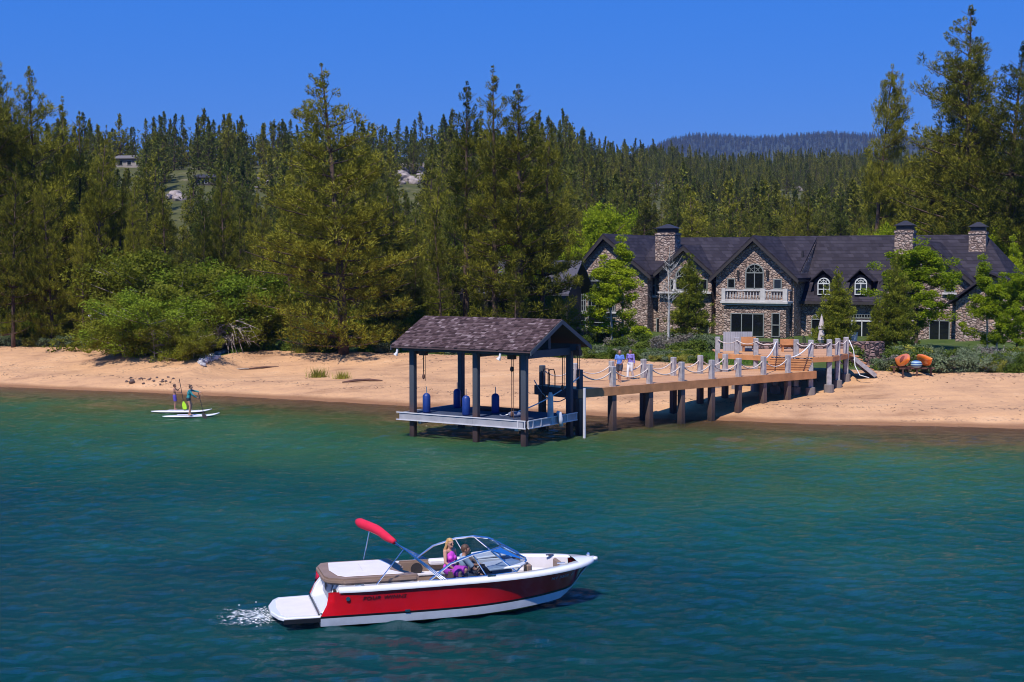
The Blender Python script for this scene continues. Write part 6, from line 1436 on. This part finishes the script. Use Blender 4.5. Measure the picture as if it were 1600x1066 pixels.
    for nm, mt, kind in [c for c in clothes if isinstance(c, tuple)]:
        c_ = MB()
        if kind in ('shirt', 'tshirt', 'longsleeve', 'top'):
            c_.ell(P + up1 * .06, (.118, .172, .10), 14, 10, Bp_); c_.ell(P.lerp(C, .5), (.112, .148 * wd, .15), 14, 10, Bp_); c_.ell(C, (.124, .178 * wd, .165), 14, 10, Bt_)
            if female: c_.ell(C + Bt_ @ Vector((.09, .07, -.02)), (.06, .065, .06), 10, 8); c_.ell(C + Bt_ @ Vector((.09, -.07, -.02)), (.06, .065, .06), 10, 8)
            if kind != 'top':
                c_.tube([V3['shl'], C.lerp(N, .60) + side * .05, C.lerp(N, .60) - side * .05, V3['shr']], [.066, .080, .080, .066], 10)
                for q in 'lr':
                    S, E, W = V3['sh' + q], V3['el' + q], V3['wr' + q]; c_.ell(S, (.067,) * 3, 10, 8)
                    if kind == 'longsleeve': c_.tube([S, E, E.lerp(W, .85)], [.062, .050, .040], 10); c_.ell(E, (.05,) * 3, 8, 6)
                    else: c_.tube([S, S.lerp(E, .75)], [.064, .064], 10)
        if kind in ('shorts', 'pants', 'bottom', 'skirt'):
            c_.ell(P - up1 * .01, (.122, .178, .125), 14, 10, Bp_)
            for q in 'lr':
                Hp, K, A = V3['hi' + q], V3['kn' + q], V3['an' + q]
                if kind == 'pants': c_.tube([Hp, Hp.lerp(K, .5), K, K.lerp(A, .5), K.lerp(A, .93)], [.102, .092, .072, .068, .066], 12); c_.ell(K, (.07,) * 3, 8, 6)
                elif kind == 'shorts': c_.tube([Hp, Hp.lerp(K, .78)], [.104, .094], 12)
                elif kind == 'skirt': c_.tube([Hp, Hp.lerp(K, .6), Hp.lerp(K, 1.0)], [.106, .108, .112], 12)
                else: c_.tube([Hp, Hp.lerp(K, .22)], [.100, .094], 12)
        bake(c_, .013, nm, mt, e, 2)
    h_ = MB(); h_.ell(H + uph * .022 - fwd * .016, (.103, .088, .108), 14, 10, Bh)
    if hair[1] == 'long':
        bk = -fwd; rs = np.random.RandomState(int(abs(name_loc[0] * 10)))
        for k in range(16):
            a = -1.15 + 2.3 * k / 15; d0 = H + (bk * math.cos(a) + sdh * math.sin(a)) * .088; tip = N * 1.0 + (bk * math.cos(a) * 1.0 + sdh * math.sin(a) * 1.15) * (.10 + .035 * rs.rand()) - Vector((0, 0, .15 + .10 * rs.rand()))
            h_.tube([d0 + uph * .03, d0 - uph * .06, d0.lerp(tip, .55) + bk * .02, tip], [.03, .032, .028, .012], 6)
    elif hair[1] == 'bun': h_.ell(H - fwd * .10 + uph * .03, (.05, .05, .05), 10, 8)
    ho = bake(h_, .010, 'hair', hair[0], e, 1)
    # keep the face clear: hair sits back
    for v in ho.data.vertices:
        r = v.co - H; f_ = r.dot(fwd); u_ = r.dot(uph)
        if f_ > .02 and u_ < .055 and abs(r.dot(sdh)) < .085: v.co = v.co - fwd * (f_ - .02) * 1.15
    return e
def stand(**k):
    J = dict(pelvis=(0, 0, .90), chest=(0, 0, 1.21), neck=(0, 0, 1.40), head=(.02, 0, 1.54), shl=(0, .175, 1.35), shr=(0, -.175, 1.35), ell=(.02, .23, 1.08), elr=(.02, -.23, 1.08), wrl=(.10, .24, .86), wrr=(.10, -.24, .86),
             hil=(0, .085, .86), hir=(0, -.085, .86), knl=(.03, .09, .47), knr=(.03, -.09, .47), anl=(0, .09, .07), anr=(0, -.09, .07)); J.update(k); return J
blond = simple('blond_hair', (.50, .28, .10), .6, var=.3, vscale=30); brown = simple('brown_hair', (.075, .035, .02), .6, var=.3); grey_h = simple('grey_hair', (.28, .20, .17), .6)
c_blue = simple('blue_shirt_cloth', (.10, .20, .58), .8, var=.3, vscale=12); c_dark = simple('dark_shorts_cloth', (.03, .035, .06), .85); c_violet = simple('violet_top_cloth', (.20, .16, .48), .8, var=.5, vscale=14); c_white = simple('white_trousers_cloth', (.72, .70, .72), .85)
c_swim = simple('violet_swim_cloth', (.10, .07, .38), .8); c_teal = simple('teal_rash_cloth', (.02, .22, .24), .7, var=.2); c_black = simple('black_swim_cloth', (.015, .02, .03), .7); c_pink = simple('magenta_cloth', (.62, .06, .52), .7, var=.15); c_grey = simple('pale_blue_shirt_cloth', (.33, .40, .50), .85, var=.15, vscale=8)
yaw_p = math.atan2(-pd.y, -pd.x)
def deck_pt(x, y): p = at(x, y, DZ); return (p.x, p.y, DZ + .02)
person(deck_pt(968, 597), yaw_p + .55, stand(knl=(.16, .09, .48), anl=(.20, .09, .09), knr=(-.02, -.09, .47), anr=(-.20, -.09, .10), head=(.05, .02, 1.53), face=(1, .1, -.25), wrl=(.24, .17, .98), ell=(.0, .24, 1.10), wrr=(.10, -.25, .86)),
       'man in bright blue shirt and dark shorts walking on the pier', M['skin2'], [('shirt', c_blue, 'tshirt'), ('shorts', c_dark, 'shorts')], (grey_h, 'short'), s=.98, group=None)
person(deck_pt(985, 593), yaw_p + .35, stand(knl=(.02, .09, .47), anl=(-.16, .09, .10), knr=(.14, -.09, .48), anr=(.17, -.09, .08), wrr=(.20, -.12, 1.10), elr=(-.04, -.25, 1.10), wrl=(.05, .27, .86), face=(1, -.3, -.1)),
       'woman in violet patterned top and white trousers walking behind the man', M['skin2'], [('top', c_violet, 'longsleeve'), ('trousers', c_white, 'pants')], (brown, 'bun'), True, s=.94)
# paddle boards and paddlers
def board(x0, x1, y, lab, zoff=.10, nose=1):
    a_, b_ = at(x0, y[0], .08), at(x1, y[1], .08); L_ = (b_ - a_).length; d = (b_ - a_).normalized(); mb = MB(); vs_ = []; n_ = 17; rg = 10
    for i in range(n_):
        t = -1 + 2 * i / (n_ - 1); w_ = .39 * (1 - abs(t) ** 3.2) ** .8 + .01; zc = .02 + .13 * max(0, t) ** 4
        for j in range(rg): a = 2 * PI * j / rg; vs_.append((t * L_ / 2, w_ * math.cos(a), zc + .062 * math.sin(a) * (1 - .5 * abs(t) ** 4)))
    fs = [(i * rg + j, i * rg + (j + 1) % rg, (i + 1) * rg + (j + 1) % rg, (i + 1) * rg + j) for i in range(n_ - 1) for j in range(rg)] + [tuple(range(rg)), tuple((n_ - 1) * rg + j for j in range(rg))]
    mb.add(vs_, fs); e = empty('paddle_board', ((a_.x + b_.x) / 2, (a_.y + b_.y) / 2, .06), math.atan2(d.y, d.x), lab, 'paddle board'); mb.build('hull', M['gel_white'], e, smooth=True)
    m_ = MB(); m_.box((-.1, 0, .084), (1.3, .5, .006)); m_.build('deck_pad', simple('pale_grip', (.62, .60, .68), .9), e); return e
board(236, 331, (643, 643), 'white paddle board farther from the camera under the shirtless paddler'); board(254, 343, (651, 649), 'white paddle board nearer the camera under the paddler in teal')
q1 = at(273, 642.5, .08); k1 = person((q1.x, q1.y, .16), .12, stand(shl=(.03, .16, 1.34), shr=(.03, -.16, 1.34), wrl=(.30, .0, 1.36), ell=(.20, .20, 1.22), wrr=(.36, -.02, 1.10), elr=(.17, -.22, 1.12), face=(1, 0, -.25), knl=(.06, .10, .47), knr=(.06, -.10, .47)),
       'shirtless young paddler in violet shorts holding a lime bladed paddle upright', M['skin2'], [('shorts', c_swim, 'shorts')], (brown, 'short'), s=.86, curl=.9)
q2 = at(296, 651, .08); person((q2.x, q2.y, .16), .05, stand(pelvis=(-.04, 0, .90), chest=(.02, 0, 1.20), neck=(.06, 0, 1.38), head=(.09, 0, 1.52), shl=(.05, .17, 1.34), shr=(.05, -.17, 1.34), ell=(.30, .19, 1.28), wrl=(.54, .12, 1.24), elr=(.22, -.20, 1.10), wrr=(.44, -.10, .95), hil=(-.04, .085, .87), hir=(-.04, -.085, .87), knl=(.10, .10, .48), knr=(.06, -.10, .48), face=(1, 0, -.1)),
       'paddler in teal long sleeved top with arms stretched forward over the board', M['skin'], [('rash_guard', c_teal, 'longsleeve'), ('swim_shorts', c_black, 'bottom')], (brown, 'short'), True, s=.99, curl=.8)
def paddle(p0, p1, lab, blade_mat, tipm=None, bl=.46):
    p0, p1 = Vector(p0), Vector(p1); d = (p1 - p0).normalized(); e = empty('paddle', p1, 0, lab, 'paddle')
    m_ = MB(); m_.tube([p0 - p1, -d * bl * .8], .020, 6); m_.build('shaft', M['dark_in'], e)
    a_, b_, _ = frame_from(d); a_ = Vector((1, .2, 0)).normalized() if abs(d.z) > .6 else a_
    m_ = MB(); w_ = .11; pts = [-d * bl - a_ * .03, -d * bl + a_ * .03, -d * bl * .6 + a_ * w_, -d * .05 + a_ * w_, a_ * .03, -a_ * .03, -d * .05 - a_ * w_, -d * bl * .6 - a_ * w_]; m_.prism(pts, d.cross(a_).normalized() * .025); m_.build('blade', blade_mat, e)
    if tipm: m_ = MB(); m_.prism([a_ * .05, -a_ * .05, d * .22 - a_ * .07 - Vector((.10, 0, 0)), d * .22 + a_ * .04 - Vector((.10, 0, 0))], d.cross(a_).normalized() * .03); m_.build('tip', tipm, e)
lime = simple('lime_paint', (.42, .72, .02), .5)
r1 = atY(280, 592, q1.y - .05); r2 = atY(289, 640, q1.y - .25); paddle(r1, r2, 'paddle with lime green blade and black tip between the two paddlers', lime, M['black_trim'])
r1 = atY(310, 614, q2.y); r2 = atY(321, 657, q2.y - .2); paddle(r1, r2, 'thin dark paddle dipping beside the nose of the nearer board', M['dark_in'])
# boat crew (placed in boat space)
def inboat(x, y, z): return org + fw * x + pt * y + Vector((0, 0, z + x * math.sin(math.radians(.3))))
person(inboat(3.12, -.50, .43), PSI + math.radians(-52), dict(pelvis=(0, 0, .62), chest=(.02, 0, .92), neck=(.02, 0, 1.10), head=(.04, 0, 1.24), shl=(.02, .16, 1.06), shr=(.02, -.16, 1.06), ell=(.02, .24, .80), elr=(.08, -.22, .82), wrl=(.18, .22, .62), wrr=(.28, -.12, .66),
       hil=(.04, .09, .60), hir=(.04, -.09, .60), knl=(.42, .12, .62), knr=(.42, -.10, .60), anl=(.44, .12, .22), anr=(.46, -.10, .20), face=(1, -.2, -.05)),
       'woman with long blond hair in a magenta dress sitting high beside the helm', M['skin'], ['sunglasses', ('dress', c_pink, 'top'), ('skirt', c_pink, 'skirt')], (blond, 'long'), True, s=1.0)
person(inboat(3.62, .10, .10), PSI, dict(pelvis=(0, 0, .60), chest=(-.02, 0, .90), neck=(.0, 0, 1.08), head=(.04, 0, 1.22), shl=(0, .19, 1.03), shr=(0, -.19, 1.03), ell=(.16, .25, .80), elr=(.20, -.26, .80), wrl=(.34, .0, .84), wrr=(.40, -.38, .82),
       hil=(.04, .10, .57), hir=(.04, -.10, .57), knl=(.44, .14, .60), knr=(.44, -.14, .60), anl=(.50, .14, .28), anr=(.50, -.14, .28), face=(1, -.12, -.05)),
       'man in pale blue shirt with short brown hair sitting behind the windshield', M['skin2'], [('shirt', c_grey, 'tshirt'), ('shorts', c_dark, 'shorts')], (brown, 'short'), s=1.04)
# ---- air between here and the mountain
hz_ = MB(); hz_.box((900, 3350, 245), (9000, 7000, 560)); ho_ = hz_.build('haze', None); hm, n, b, o = mat_new('haze_air'); n.nodes.remove(b)
pv = n.nodes.new('ShaderNodeVolumePrincipled'); pv.inputs['Density'].default_value = 0.00008; pv.inputs['Color'].default_value = (0.17, 0.30, 0.72, 1); pv.inputs['Anisotropy'].default_value = 0.0
n.links.new(pv.outputs[0], o.inputs['Volume']); ho_.data.materials.append(hm); tag(ho_, 'thin blue summer haze in front of the far mountain', kind='stuff')
